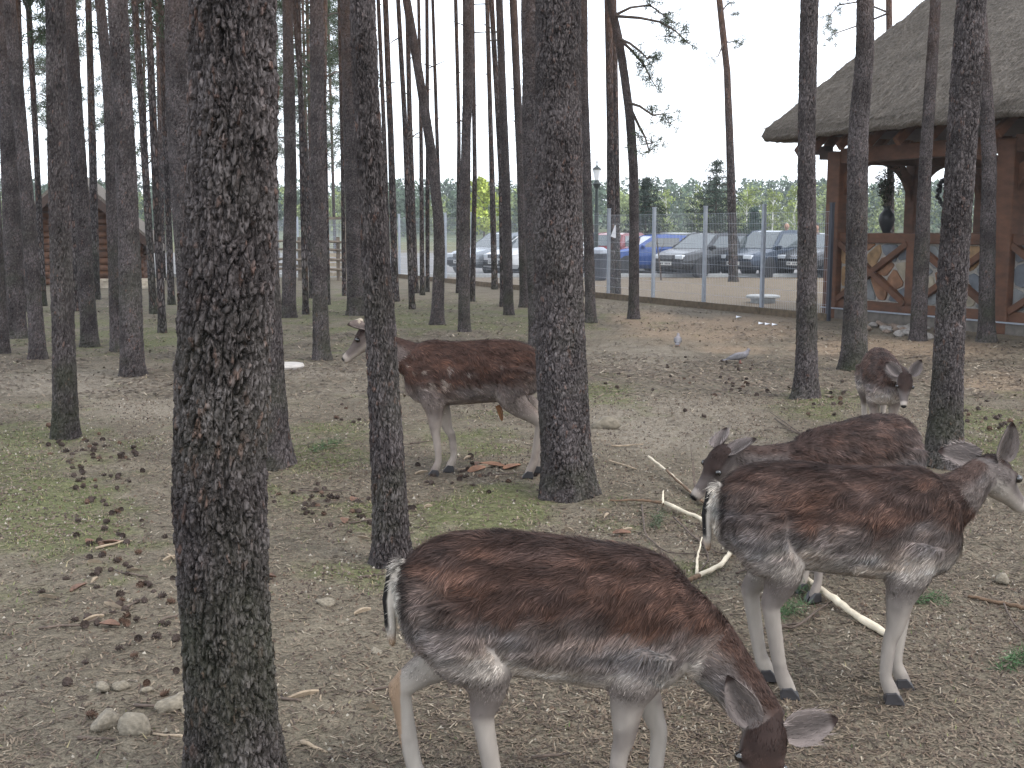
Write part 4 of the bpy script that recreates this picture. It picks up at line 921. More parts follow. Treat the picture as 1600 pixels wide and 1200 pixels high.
# lamp post and bin
lp = empty('lamp_post', A(931, 436, 36.8) * np.array([1, 1, 0])); tag(lp, 'dark ornate lamp post with pale lantern behind the fence', 'lamp post')
q = MB(); q.lathe([(.16, 0), (.16, .1), (.13, .14), (.11, .6), (.13, .66), (.075, .74), (.065, 2.0), (.08, 2.04), (.055, 2.1), (.05, 2.85), (.09, 2.9), (.14, 3.0), (.10, 3.05), (.06, 3.12)], 14); q.build('pole', M['lampgreen'], lp, smooth=False)
q = MB(); q.lathe([(.07, 3.12), (.13, 3.42), (.14, 3.44)], 6); q.build('lantern', M['milk'], lp)
q = MB(); q.lathe([(.15, 3.44), (.13, 3.48), (.03, 3.56), (.015, 3.62), (.025, 3.66), (.008, 3.78)], 10); q.build('finial', M['lampgreen'], lp)
bn = empty('litter_bin', A(936, 440, 36.2) * np.array([1, 1, 0])); tag(bn, 'dark round litter bin beside the lamp post foot', 'bin')
q = MB(); q.lathe([(.21, 0), (.23, .05), (.25, .75), (.27, .78), (.27, .84)], 16); q.build('drum', M['darkpost'], bn); q = MB(); q.lathe([(.28, .84), (.26, .95), (.12, 1.03), (.02, 1.04)], 16); q.build('lid', M['galv'], bn)
q = MB(); q.box((0, 0, 0), (.12, .012, .28), np.array([[.94, 0, .34], [0, 1, 0], [-.34, 0, .94]])); tag(q.build('paper_notice', M['paper'], None, F0 + FD * FS * 4 + np.array([0.14, -0.06, 1.55])), 'tilted white paper notice fixed to the wire fence', 'notice')

# ------------------------------------------------------------------ trees beyond the car park
def leafcloud(Vs, Cs, c, r, n, col, size, rng, flat=1.0):
    d = norm(rng.normal(size=(n, 3))) * rng.uniform(0.25, 1.0, (n, 1)) ** 0.5; p = c + d * r * np.array([1, 1, flat])
    a = norm(rng.normal(size=(n, 3))); b = norm(np.cross(a, rng.normal(size=(n, 3)))); s = size * rng.uniform(0.5, 1.3, (n, 1))
    Vs.append(np.stack([p - a * s, p + a * s * 0.6 + b * s * 0.7, p + a * s * 0.5 - b * s * 0.8], 1).reshape(-1, 3))
    Cs.append(np.repeat(np.asarray(col)[None] * rng.uniform(0.55, 1.45, (n, 1)), 3, 0))
rng = np.random.default_rng(77); Vs = []; Cs = []
PINEC = (0.070, 0.105, 0.065); BIRC = (0.185, 0.225, 0.080)
for row, Yr in enumerate((140, 152, 165, 180, 196, 212)):
    for k in range(115):
        px = -250 + k * 19 + rng.uniform(-9, 9); X = (px - 800) / F * Yr; Yk = Yr + rng.uniform(-4, 4)
        h = (6.4 + row * 0.72) * rng.uniform(0.88, 1.08) * (1.0 if px > 900 else 0.97)
        pb = 0.62 if (row < 2 and px > 1080) else (0.42 if row < 2 else (0.25 if row < 4 else 0.1))
        if rng.uniform() < pb:
            for q in range(9): leafcloud(Vs, Cs, np.array([X + rng.normal() * 0.7, Yk + rng.normal() * 0.6, h * rng.uniform(0.12, 0.85)]), rng.uniform(0.6, 1.2), 30, np.array(BIRC) * rng.uniform(0.65, 1.25), 0.26, rng, 1.1)
        else:
            for q in range(10):
                t = q / 9; leafcloud(Vs, Cs, np.array([X + rng.normal() * 0.35, Yk + rng.normal() * 0.3, h * (0.10 + 0.86 * t)]), 1.6 * (1.05 - 0.55 * t), 34, np.array(PINEC) * rng.uniform(0.7, 1.3), 0.27, rng, 0.75)
V = np.concatenate(Vs); o = link('distant_wood', fast_mesh('distant_wood', V, np.arange(len(V)).reshape(-1, 3), False, {'Col': np.concatenate(Cs)}), M['needle'])
tag(o, 'far mixed wood of dark pines and pale birches beyond the car park', 'wood', kind='stuff')
bk = MB()                                                     # the earth bank the wood grows on
xs = np.linspace(-160, 190, 60); V = []
for xx in xs:
    for yy, zz in ((128, -0.05), (134, 0.9 + 0.5 * math.sin(xx * 0.13)), (185, 2.6 + 0.6 * math.sin(xx * 0.07)), (260, 2.0)): V.append((xx, yy, zz))
bk.add(V, [(i * 4 + j, (i + 1) * 4 + j, (i + 1) * 4 + j + 1, i * 4 + j + 1) for i in range(59) for j in range(3)])
tag(bk.build('bank', mat('meadow_bank', (0.07, 0.085, 0.035), 0.95, var=0.4, scale=1.5)), 'low grassy bank at the edge of the far wood', kind='structure')
def broadleaf(label, px, Y, h, col, n=34, white=False, wide=0.22, group=None, name='birch_tree', low=0.25):
    rng = np.random.default_rng(int(px)); root = empty(name, A(px, 400, Y) * np.array([1, 1, 0])); tag(root, label, 'tree', group)
    b = MB(); b.tube([(0, 0, -0.2), (rng.normal() * .1, 0, h * .5), (rng.normal() * .2, 0, h * .97)], [h * .016, h * .011, .02], 6)
    for k in range(9):
        t = rng.uniform(0.3, 0.85); az = rng.uniform(0, 6.28); b.tube([(0, 0, h * t), (math.cos(az) * h * wide * .8, math.sin(az) * h * wide * .8, h * (t + .14))], [.03, .01], 4)
    b.build('trunk', M['birch'] if white else M['twig'], root)
    Vs = []; Cs = []
    for k in range(n):
        t = rng.uniform(low, 1.0); r = h * wide * (1 - abs(t - .55) * 1.1); az = rng.uniform(0, 6.28); rr_ = r * rng.uniform(0, 1)
        leafcloud(Vs, Cs, np.array([math.cos(az) * rr_, math.sin(az) * rr_, h * t]), h * .07, 26, np.array(col) * rng.uniform(0.7, 1.3), 0.10 + h * .006, rng)
    V = np.concatenate(Vs); link('crown', fast_mesh('crown', V, np.arange(len(V)).reshape(-1, 3), False, {'Col': np.concatenate(Cs)}), M['needle'], root)
broadleaf('bright fresh green young tree shining between the thin pines', 756, 70, 4.6, (0.34, 0.40, 0.085), 60, wide=0.30, name='young_tree')
for k, (px, Y, h, lb) in enumerate([(1089, 105, 5.2, 'white-stemmed birch behind the black hatchback'), (1166, 110, 5.6, 'white-stemmed birch behind the dark blue-grey car'), (1241, 108, 5.4, 'white-stemmed birch next to the pavilion side of the car park'),
        (1040, 112, 5.0, 'slender birch beside the dark bushy conifer'), (1205, 112, 5.2, 'pale birch between two white-stemmed birches at the wood edge')]):
    broadleaf(lb, px, Y, h, (0.20, 0.245, 0.062), 26, True, wide=0.20)
def spruce(label, px, Y, h, wid, seed, dense=1.0, col=(0.035, 0.060, 0.045)):
    rng = np.random.default_rng(seed); root = empty('spruce_tree', A(px, 400, Y) * np.array([1, 1, 0])); tag(root, label, 'tree')
    b = MB(); b.tube([(0, 0, -.1), (0, 0, h * .6), (0, 0, h)], [h * .014, h * .009, .012], 7); b.build('trunk', M['twig'], root)
    lb = MB(); Vs = []; Cs = []
    nw = int(14 * dense)
    for k in range(nw):
        t = (k + 0.3) / nw; zz = h * (0.12 + 0.84 * t); L_ = wid * (1.02 - t) ** 0.85 * rng.uniform(0.75, 1.1)
        for q in range(7):
            az = q * 0.9 + rng.uniform(0, 0.9); d = np.array([math.cos(az), math.sin(az), 0]); pts = [np.array([0, 0, zz]) + d * L_ * s + np.array([0, 0, -0.22 * L_ * s + 0.26 * L_ * s * s]) for s in (0, .35, .7, 1)]
            lb.tube(pts, [.018, .013, .009, .004], 4)
            for s in np.linspace(0.2, 1.0, max(3, int(L_ / 0.13))):
                i = min(2, int(s * 3)); c = pts[i] + (pts[i + 1] - pts[i]) * (s * 3 - i)
                clump(Vs, Cs, c + rng.normal(size=3) * 0.04, 0.20, 11, rng, col, 0.25, 0.018)
    lb.build('limbs', M['twig'], root)['kind'] = 'stuff'; V = np.concatenate(Vs); link('crown', fast_mesh('crown', V, np.arange(len(V)).reshape(-1, 3), False, {'Col': np.concatenate(Cs)}), M['needle'], root)
spruce('sparse young spruce with bare leader standing behind the parked cars', 1117, 48, 4.6, 1.95, 5, 1.0, (.028, .048, .036))
spruce('dark bushy young conifer behind the leaning pine', 1008, 46, 3.75, 1.6, 6, 1.2, (0.022, 0.040, 0.032))
spruce('small bluish spruce behind the dark blue-grey car', 1176, 52, 2.6, 0.9, 7, 1.0, (0.05, 0.085, 0.075))
sp = empty('sapling', G(1033, 438)); tag(sp, 'thin bare sapling outside the fence before the black hatchback', 'sapling')
q = MB(); q.tube([(0, 0, 0), (-.05, 0, .5), (-.12, 0, 1.0), (-.16, 0, 1.5)], [.03, .026, .02, .008], 6); q.build('stem', M['twig'], sp); q = MB(); q.tube([(-.1, 0, .8), (.05, 0, 1.1), (.08, 0, 1.3)], [.012, .008, .004], 5); q.tube([(-.13, 0, 1.1), (-.26, 0, 1.35)], [.01, .004], 5); q.build('twigs', M['twig'], sp)

# ------------------------------------------------------------------ deer
def frame(f, u):
    f = norm(np.array(f, float)); u = np.array(u, float); u = norm(u - f * np.dot(u, f)); s = np.cross(u, f); return f, u, s     # s = the animal's left
SECT = np.array([(-.525, .83, .73, .035), (-.50, .895, .64, .095), (-.44, .955, .565, .140), (-.33, .995, .525, .168), (-.16, 1.0, .515, .182), (0, .985, .50, .190),
                 (.15, .982, .49, .184), (.26, .995, .485, .165), (.35, .985, .50, .145), (.42, .935, .54, .118), (.475, .85, .62, .072)])
def deer(label, loc, rz, H, neck, head_f, head_u, ears, legs, nhair, voxel=0.0075, drop=0.0, antlers=False, grey=0.0, seed=0, tint=(1, 1, 1), tail_swing=0.0, group=None, hair_w=0.0028, slim=0.0):
    rng = np.random.default_rng(seed + 900)
    root = empty('fallow_deer', loc, rz); tag(root, label, 'deer', group)
    mb = MB(); bones = []                                      # (a, b, ra, rb, region, flow)
    sec = SECT.copy(); k = sstep(0.0, 0.40, sec[:, 0]); sec[:, 1] -= drop * k; sec[:, 2] -= drop * 0.7 * k; sec[2:-2, 2] += slim
    # finer sections
    xs = np.linspace(sec[0, 0], sec[-1, 0], 34); S = np.stack([xs] + [np.interp(xs, sec[:, 0], sec[:, i]) for i in (1, 2, 3)], 1)
    for i in (1, 2, 3): q = S[:, i].copy(); S[1:-1, i] = (q[:-2] + 2 * q[1:-1] + q[2:]) / 4
    n = 26; al = np.linspace(0, 2 * math.pi, n, endpoint=False); V = []
    for x_, zt, zb, w in S:
        c = (zt + zb) / 2; hh = (zt - zb) / 2
        yy = w * np.sign(np.cos(al)) * np.abs(np.cos(al)) ** 0.85; zz = c + hh * np.sin(al)
        yy = yy * (1 - 0.16 * np.clip((zz - c) / hh, 0, 1) ** 2 + 0.06 * np.clip((c - zz) / hh, 0, 1))
        V.append(np.stack([0 * yy + x_, yy, zz], 1))
    m = len(S); fs = [(i * n + j, i * n + (j + 1) % n, (i + 1) * n + (j + 1) % n, (i + 1) * n + j) for i in range(m - 1) for j in range(n)] + [tuple(range(n - 1, -1, -1)), tuple(range((m - 1) * n, m * n))]
    mb.add(np.concatenate(V) * H, fs)
    bones.append((np.array([-.42, 0, .76]), np.array([.36, 0, .74 - drop]), .20, .19, 0, np.array([-1.0, 0, -0.25])))
    # neck
    N0 = np.array([(.30, 0, .79 - drop)] + neck, float); tt = np.linspace(0, 1, len(N0)); ts = np.linspace(0, 1, 12)
    NP_ = np.stack([np.interp(ts, tt, N0[:, i]) for i in range(3)], 1)
    for _ in range(2): NP_[1:-1] = (NP_[:-2] + 2 * NP_[1:-1] + NP_[2:]) / 4
    rv = np.interp(ts, [0, .35, .7, 1], [.175, .125, .088, .074]); rl = np.interp(ts, [0, .35, .7, 1], [.115, .082, .064, .058])
    mb.tube(NP_ * H, np.stack([rl, rv], 1) * H, 18, up=(0.3, 0, 1))
    for i in range(len(NP_) - 1): bones.append((NP_[i], NP_[i + 1], (rv[i] + rl[i]) / 2, (rv[i + 1] + rl[i + 1]) / 2, 1, norm(NP_[i] - NP_[i + 1])))
    # head
    f, u, s = frame(head_f, head_u); hb = NP_[-1]; HL = 0.312
    hp = [(-.14, .030, .030, .0), (-.07, .060, .052, .004), (.06, .077, .064, .006), (.22, .079, .070, .004), (.36, .070, .066, -.004), (.52, .053, .049, -.012), (.70, .041, .036, -.018), (.86, .036, .032, -.022), (.96, .032, .030, -.023), (1.02, .020, .020, -.022)]
    Vh = []; nh = 18; ah = np.linspace(0, 2 * math.pi, nh, endpoint=False)
    hp = np.array(hp); hp[:, 1:3] *= 1.08; th = np.linspace(-.14, 1.02, 26); hq = np.stack([th] + [np.interp(th, hp[:, 0], hp[:, i]) for i in (1, 2, 3)], 1)
    for t, hh, hw_, off in hq: Vh.append(hb + f * t * HL + u * off + np.outer(np.cos(ah) * hw_, s) + np.outer(np.sin(ah) * hh, u))
    mb.add(np.concatenate(Vh) * H, [(i * nh + j, i * nh + (j + 1) % nh, (i + 1) * nh + (j + 1) % nh, (i + 1) * nh + j) for i in range(len(hq) - 1) for j in range(nh)] + [tuple(range(nh - 1, -1, -1)), tuple(range((len(hq) - 1) * nh, len(hq) * nh))])
    for e in (-1, 1): mb.ball((hb + f * .36 * HL + s * e * .052 + u * .030) * H, .026 * H, 8, 6)      # brow over the eye
    bones.append((hb, hb + f * HL * 0.5, .072, .06, 2, -f)); bones.append((hb + f * HL * .5, hb + f * HL, .055, .03, 2, -f))
    # legs
    hooves = []
    for (fore, side, hx) in legs:
        e = side
        if fore:
            y0 = e * .095; pts = [(.30, e * .085, .70 - drop), (.265, e * .10, .56 - drop * .5), (.262 * .6 + hx * .4, e * .092, .455), (hx * .75 + .27 * .25 + .008, e * .085, .325), (hx + .006, e * .082, .275), (hx - .008, e * .08, .115), (hx + .016, e * .08, .06), (hx + .036, e * .08, .02)]
            rd = [.115, .092, .060, .038, .031, .026, .032, .029]
        else:
            y0 = e * .10; hk = hx - .070
            pts = [(-.33, e * .085, .80), (-.30, e * .105, .64), (-.25 * .7 + hk * .3 + .02, e * .115, .575), (hk * .6 - .26 * .4 + .03, e * .110, .505), (hk * .85 - .24 * .15 + .014, e * .104, .455), (hk, e * .10, .405), (hk + .008, e * .098, .36), (hx - .022, e * .095, .12), (hx + .004, e * .095, .06), (hx + .025, e * .095, .02)]
            rd = [.15, .130, .102, .074, .055, .043, .036, .030, .035, .030]
        pts = np.array(pts); ts2 = np.linspace(0, 1, 30); tb = np.linspace(0, 1, len(pts)); Pq = np.stack([np.interp(ts2, tb, pts[:, i]) for i in range(3)], 1); rq = np.interp(ts2, tb, rd)
        Pq[1:-1] = (Pq[:-2] + 2 * Pq[1:-1] + Pq[2:]) / 4
        mb.tube(Pq * H, np.stack([rq * 0.86, rq], 1) * H, 12, up=(1, 0, 0)) if not fore else mb.tube(Pq * H, np.stack([rq * 0.86, rq], 1) * H, 12, up=(1, 0, 0))
        if not fore: mb.ball(np.array([hk - .018, e * .10, .415]) * H, .022 * H, 8, 6)             # point of the hock
        for i in range(len(pts) - 1):
            if pts[i][2] < .60: bones.append((pts[i], pts[i + 1], rd[i], rd[i + 1], 3 if fore else 4, norm(pts[i + 1] - pts[i])))
        hooves.append((pts[-1], e))
    # tail
    tl = np.array([(-.495, 0, .885), (-.540, tail_swing * .3, .86), (-.556, tail_swing * .6, .76), (-.550, tail_swing, .66), (-.545, tail_swing, .60)])
    mb.tube(tl * H, np.array([.026, .022, .023, .021, .012]) * H, 10)
    for i in range(4): bones.append((tl[i], tl[i + 1], .030, .026, 5, norm(tl[i + 1] - tl[i])))
    me = remesh(mb, 'body', voxel, 8)
    V, Nn, Tt = mesh_arrays(me); p = V / H
    # nearest bone -> region and fur direction
    best = np.full(len(p), 9.0); reg = np.zeros(len(p), int); flow = np.zeros((len(p), 3)); tv = np.zeros(len(p))
    for a, b, ra, rb, rg_, fl in bones:
        ab = b - a; t = np.clip(((p - a) @ ab) / np.dot(ab, ab), 0, 1); d = np.linalg.norm(p - a - t[:, None] * ab, axis=1) - (ra + (rb - ra) * t)
        if rg_ == 0: d = d - 0.02
        w = d < best; best = np.where(w, d, best); reg = np.where(w, rg_, reg); flow = np.where(w[:, None], fl, flow)
    tm = (p[:, 0] < -.531) & (p[:, 2] < .88); reg[tm] = 5; flow[tm] = (0, 0, -1)
    # ---- coat colours
    def L3(*c): return np.array(c)
    DARK = L3(.024, .015, .013); BROWN = L3(.050, .030, .024); RUST = L3(.084, .045, .032); GREYB = L3(.140, .116, .106); PALE = L3(.37, .33, .29); CREAM = L3(.43, .39, .34); TAN = L3(.30, .18, .095); BLK = L3(.010, .009, .009)
    if grey: BROWN = BROWN * (1 - grey) + L3(.070, .052, .046) * grey; GREYB = GREYB * (1 - grey) + L3(.135, .118, .112) * grey
    zt = np.interp(p[:, 0], S[:, 0], S[:, 1]); zb = np.interp(p[:, 0], S[:, 0], S[:, 2]); h = (p[:, 2] - zb) / (zt - zb)
    nz1 = fbm(np.stack([p[:, 0] * 7, p[:, 1] * 7, p[:, 2] * 9], -1), seed, 3) - 0.5; nz2 = fbm(np.stack([p[:, 0] * 16, p[:, 1] * 20, p[:, 2] * 42], -1), seed + 5, 3) - 0.5
    hh = h + nz1 * 0.30 + nz2 * 0.12 + (.20 if antlers else 0)
    def mixc(a, b, t): t = np.clip(t, 0, 1)[:, None]; return a * (1 - t) + b * t
    one = np.ones((len(p), 1))
    trunk_c = mixc(one * BROWN, one * RUST, sstep(-.15, .30, nz1 * .5 + nz2 * .6) * .7); trunk_c = mixc(trunk_c, one * DARK, sstep(.88, 1.0, hh) * .65)
    trunk_c = mixc(trunk_c, one * GREYB, sstep(.62, .36, hh)); trunk_c = mixc(trunk_c, one * PALE, np.clip(sstep(.34, .10, hh + nz2 * .25), 0, 1) * .92 * (sstep(-.34, -.2, p[:, 0]) * .5 + .5))
    # haunch and shoulder greyer low down, pale flank fold
    trunk_c = mixc(trunk_c, one * GREYB, sstep(-.24, -.46, p[:, 0]) * sstep(.95, .6, hh) * .5)
    rump = sstep(-.485, -.515, p[:, 0] + nz2 * 0.02) * sstep(.5, .6, p[:, 2]); trunk_c = mixc(trunk_c, one * CREAM, rump)
    rim = np.exp(-((p[:, 0] + .478) / .016) ** 2) * sstep(.68, .76, p[:, 2]) * sstep(.95, .88, p[:, 2]); trunk_c = mixc(trunk_c, one * BLK, rim * .8)
    # neck: dark along the crest, grey sides, pale throat
    ni = np.argmin(np.linalg.norm(p[:, None, :] - NP_[None], axis=2), axis=1) if True else 0
    Tn = norm(np.gradient(NP_, axis=0)); 
    upn = norm(np.cross(Tn, np.cross(np.array([0, 0, 1.0]) * 1.0 + 0 * Tn, Tn) * -1) * -1); upn = np.where(upn[:, 2:3] < 0, -upn, upn)
    qn = np.einsum('ij,ij->i', p - NP_[ni], upn[ni]) / rv[ni] + nz2 * .35
    neck_c = mixc(one * GREYB * .85, one * BROWN, sstep(.25, .75, qn)); neck_c = mixc(neck_c, one * (PALE * .8), sstep(-.35, -.95, qn))
    fr = sstep(.50, .34, p[:, 0]) if True else 0
    neck_c = mixc(neck_c, trunk_c, np.clip(sstep(.50, .36, p[:, 0]), 0, 1))
    # head
    rel = p - hb; ft = rel @ f / HL; fu = rel @ u; fs_ = rel @ s
    head_c = one * GREYB * .8; head_c = mixc(head_c, one * (BROWN * .75), sstep(.015, .045, fu + nz1 * .03) * sstep(.80, .55, ft)); head_c = mixc(head_c, one * DARK, sstep(.035, .07, fu) * sstep(.5, .2, ft) * .75)
    head_c = mixc(head_c, one * (PALE * .85), sstep(-.01, -.05, fu)); head_c = mixc(head_c, one * PALE, sstep(.80, .87, ft) * .8); head_c = mixc(head_c, one * BLK, sstep(.93, .97, ft) * sstep(-.035, -.02, fu))
    eyez = np.exp(-((ft - .40) / .10) ** 2 - ((fu - .03) / .022) ** 2) * (abs(fs_) > .03); head_c = mixc(head_c, one * DARK, eyez * .8)
    # legs: grey-brown above fading to pale, tan along the front edges
    leg_c = mixc(one * PALE * .74, one * GREYB * .92, sstep(.36, .56, p[:, 2] + nz1 * .12)); 
    inner = sstep(0.0, -0.7, Nn[:, 1] * np.sign(p[:, 1])); leg_c = mixc(leg_c, one * CREAM * .80, inner * .7)
    edge = sstep(.45, .9, np.where(reg == 4, -Nn[:, 0], Nn[:, 0])); leg_c = mixc(leg_c, one * TAN, edge * sstep(.30, .40, p[:, 2]) * sstep(.60, .50, p[:, 2]) * .16)
    leg_c = mixc(leg_c, one * GREYB * .9, np.clip(sstep(.02, .25, nz1) * .55 + sstep(.3, .9, np.where(reg == 4, -Nn[:, 0], Nn[:, 0])) * .35, 0, 1))
    leg_c = mixc(leg_c, trunk_c, sstep(.50, .60, p[:, 2] + nz1 * .08))
    tax = np.interp(p[:, 2], tl[::-1, 2], tl[::-1, 0]); tail_c = mixc(one * CREAM, one * BLK, sstep(.002, -.006, p[:, 0] - tax) * sstep(.64, .68, p[:, 2])); tail_c = mixc(tail_c, one * TAN * .8, sstep(.66, .61, p[:, 2]) * .8)
    C = np.where((reg == 0)[:, None], trunk_c, np.where((reg == 1)[:, None], neck_c, np.where((reg == 2)[:, None], head_c, np.where((reg == 5)[:, None], tail_c, leg_c))))
    if antlers:       # the buck keeps faint pale flecks
        fl_ = sstep(.74, .86, vn(p * np.array([22, 22, 26]), seed + 3)) * (reg == 0) * sstep(.95, .8, h) * sstep(.2, .4, h); C = mixc(C, one * PALE * .9, fl_ * .55)
        C = mixc(C, one * RUST * 1.1, (reg == 0) * sstep(.35, .8, h) * .35)
    C = C * np.array(tint)
    nzl = fbm(p * np.array([40, 40, 12]), seed + 8, 3) - .5; C = C * (1 + np.where(reg >= 3, nzl * .8, nz2)[:, None] * .5)
    set_col(me, 'Col', np.clip(C, .004, 1)); link('body', me, M['hide'], root)
    # ---- fur
    a, b, c = V[Tt[:, 0]], V[Tt[:, 1]], V[Tt[:, 2]]; area = np.linalg.norm(np.cross(b - a, c - a), axis=1)
    rt = reg[Tt[:, 0]]; wgt = np.array([1.2, 1.2, 1.1, 1.7, 1.7, 1.6])[rt]; pr = area * wgt * np.where(p[Tt[:, 0], 2] < .05, 0, 1) * np.where((rt == 2) & (ft[Tt[:, 0]] > .9), 0, 1); pr /= pr.sum()
    ti = rng.choice(len(Tt), nhair, p=pr); r1 = np.sqrt(rng.uniform(size=nhair))[:, None]; r2 = rng.uniform(size=nhair)[:, None]
    w3 = np.concatenate([1 - r1, r1 * (1 - r2), r1 * r2], 1); pos = np.einsum('ij,ijk->ik', w3, V[Tt[ti]]); nn = norm(np.einsum('ij,ijk->ik', w3, Nn[Tt[ti]])); cc = np.einsum('ij,ijk->ik', w3, C[Tt[ti]]); rg_ = rt[ti]; fl = flow[Tt[ti, 0]]
    pq = pos / H
    sidefl = np.stack([0 * pq[:, 0] - .95, np.sign(pq[:, 1]) * .10, -.30 - .5 * np.clip(np.abs(nn[:, 1]), 0, 1)], 1); fl = np.where((rg_ == 0)[:, None], sidefl, fl)
    up_leg = (rg_ >= 3) & (rg_ <= 4) & (pq[:, 2] > .46); wl = sstep(.47, .60, pq[:, 2])[:, None]; fl = np.where(up_leg[:, None], np.array([-.30, 0, -.95]) * (1 - wl) + sidefl * wl, fl)
    cl = np.stack([vn(pq * 26, seed + 40), vn(pq * 26, seed + 41), vn(pq * 26, seed + 42)], 1) - .5
    cl2 = np.stack([vn(pq * 9, seed + 43), vn(pq * 9, seed + 44), vn(pq * 9, seed + 45)], 1) - .5
    lenr = np.array([.040, .026, .013, .011, .011, .014])[rg_] * H; lk = sstep(.40, .66, pq[:, 2]); lenr = np.where((rg_ == 3) | (rg_ == 4), (.009 + .024 * lk) * H, lenr); lenr = np.where(rg_ == 0, lenr * (.35 + .65 * sstep(.50, .68, pq[:, 2])), lenr); fth = (pos / H - hb) @ f / HL; lenr = np.where((rg_ == 2) & (fth < .3), .020 * H, lenr); lenr = lenr * rng.uniform(.55, 1.25, nhair)
    fl = fl - nn * np.sum(fl * nn, 1, keepdims=True); fl = norm(norm(fl) + (cl * 1.3 + cl2 * .9) * np.where(rg_ == 0, 1, .5)[:, None] + rng.normal(size=(nhair, 3)) * .10)
    fl = norm(fl - nn * np.sum(fl * nn, 1, keepdims=True) * .9)
    lift = (.14 + .50 * vn(pq * 34, seed + 46) * np.where(rg_ <= 1, 1, .5))[:, None]; d1 = norm(fl + nn * lift); d2 = norm(fl + nn * lift * .35 + np.array([0, 0, -.12]))
    sv = norm(np.cross(fl, nn)) * (hair_w / 2 * rng.uniform(.6, 1.3, nhair))[:, None]
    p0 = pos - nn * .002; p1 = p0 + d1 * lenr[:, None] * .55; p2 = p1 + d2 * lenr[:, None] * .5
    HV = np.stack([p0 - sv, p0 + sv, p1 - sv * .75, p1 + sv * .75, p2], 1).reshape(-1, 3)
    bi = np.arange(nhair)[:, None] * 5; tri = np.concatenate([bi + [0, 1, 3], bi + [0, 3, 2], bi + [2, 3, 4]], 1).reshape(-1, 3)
    streak = np.exp((vn(np.stack([pq[:, 0] * 12, pq[:, 1] * 30, pq[:, 2] * 46], -1), seed + 50) - .5) * 1.5 * np.where(rg_ == 0, 1, .5) + rng.normal(size=nhair) * .30)[:, None]
    hc = cc * streak; red = (vn(pq * np.array([9, 12, 20]), seed + 51) - .5)[:, None] * np.where(rg_ <= 1, 1, 0)[:, None]; hc = hc * (1 + red * np.array([.22, .04, -.12]))
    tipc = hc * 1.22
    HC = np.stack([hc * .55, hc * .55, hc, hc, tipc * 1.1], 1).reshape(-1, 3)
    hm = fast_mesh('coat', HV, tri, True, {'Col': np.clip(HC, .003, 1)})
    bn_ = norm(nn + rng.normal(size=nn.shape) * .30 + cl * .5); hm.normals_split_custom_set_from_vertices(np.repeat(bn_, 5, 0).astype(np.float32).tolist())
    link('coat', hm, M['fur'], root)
    # ---- ears, eyes, hooves, antlers
    for e, ed, eu in ((1, ears[0], ears[2]), (-1, ears[1], ears[3])):
        d = norm(np.array(ed, float)); o_ = norm(np.array(eu, float)); o_ = norm(o_ - d * np.dot(o_, d)); w_ = np.cross(d, o_)
        b0 = hb + f * .03 * HL + s * e * .052 + u * .052; nl_, nw_ = 12, 9; fr_, bk_ = [], []
        for i in range(nl_):
            t = i / (nl_ - 1); wd = .052 * (math.sin(math.pi * min(1, (t * .93 + .07)) ** .72)) ** .8 + .004
            for j in range(nw_):
                v = (j / (nw_ - 1) - .5) * 2; cup = .030 * (1 - t * .5) * (v * v - .6) * min(1, wd / .04)
                q = b0 + d * t * .175 + w_ * v * wd + o_ * (cup - .012 * t * t); fr_.append(q + o_ * .0035); bk_.append(q - o_ * .0035)
        Ve = np.array(fr_ + bk_) * H; n1 = nl_ * nw_; fs = []
        for i in range(nl_ - 1):
            for j in range(nw_ - 1): a_ = i * nw_ + j; fs += [(a_, a_ + 1, a_ + nw_ + 1, a_ + nw_), (n1 + a_, n1 + a_ + nw_, n1 + a_ + nw_ + 1, n1 + a_ + 1)]
        for i in range(nl_ - 1):
            for j in (0, nw_ - 1): a_ = i * nw_ + j; fs.append((a_, a_ + nw_, n1 + a_ + nw_, n1 + a_))
        eb = MB(); eb.add(Ve, fs); em = eb.mesh('ear', True); ec = np.zeros((2 * n1, 3)); tcol = np.repeat(np.arange(nl_) / (nl_ - 1), nw_); vcol = np.tile(abs(np.arange(nw_) / (nw_ - 1) - .5) * 2, nl_)
        inn = np.outer(1 - vcol * .0, GREYB * 1.0) * (0.75 + .9 * sstep(.2, .95, vcol))[:, None] ; outc = np.outer(1 - tcol * .45, GREYB * .62)
        inn = np.where((tcol > .9)[:, None], DARK * 1.3, inn); ec[:n1] = inn; ec[n1:] = outc; set_col(em, 'Col', ec * .78 * np.array(tint)); link('ear', em, M['hide'], root)
        # hair fringe inside the ear
        nh_ = 160; ii_ = rng.integers(0, int(n1 * .75), nh_); pp_ = np.array(fr_)[ii_]; tip_ = pp_ + d * .03 + o_ * .008 + rng.normal(size=(nh_, 3)) * .008; sv_ = w_ * .0014
        Vf = np.stack([pp_ - sv_, pp_ + sv_, tip_], 1).reshape(-1, 3) * H; link('ear_hair', fast_mesh('ear_hair', Vf, np.arange(nh_ * 3).reshape(-1, 3), False, {'Col': np.repeat(inn[ii_] * rng.uniform(.7, 1.5, (nh_, 1)), 3, 0)}), M['fur'], root)
        eb = MB(); eb.ball((hb + f * .385 * HL + s * e * .071 + u * .028) * H, .0175 * H, 12, 9); eb.build('eye', M['eye'], root, smooth=True)
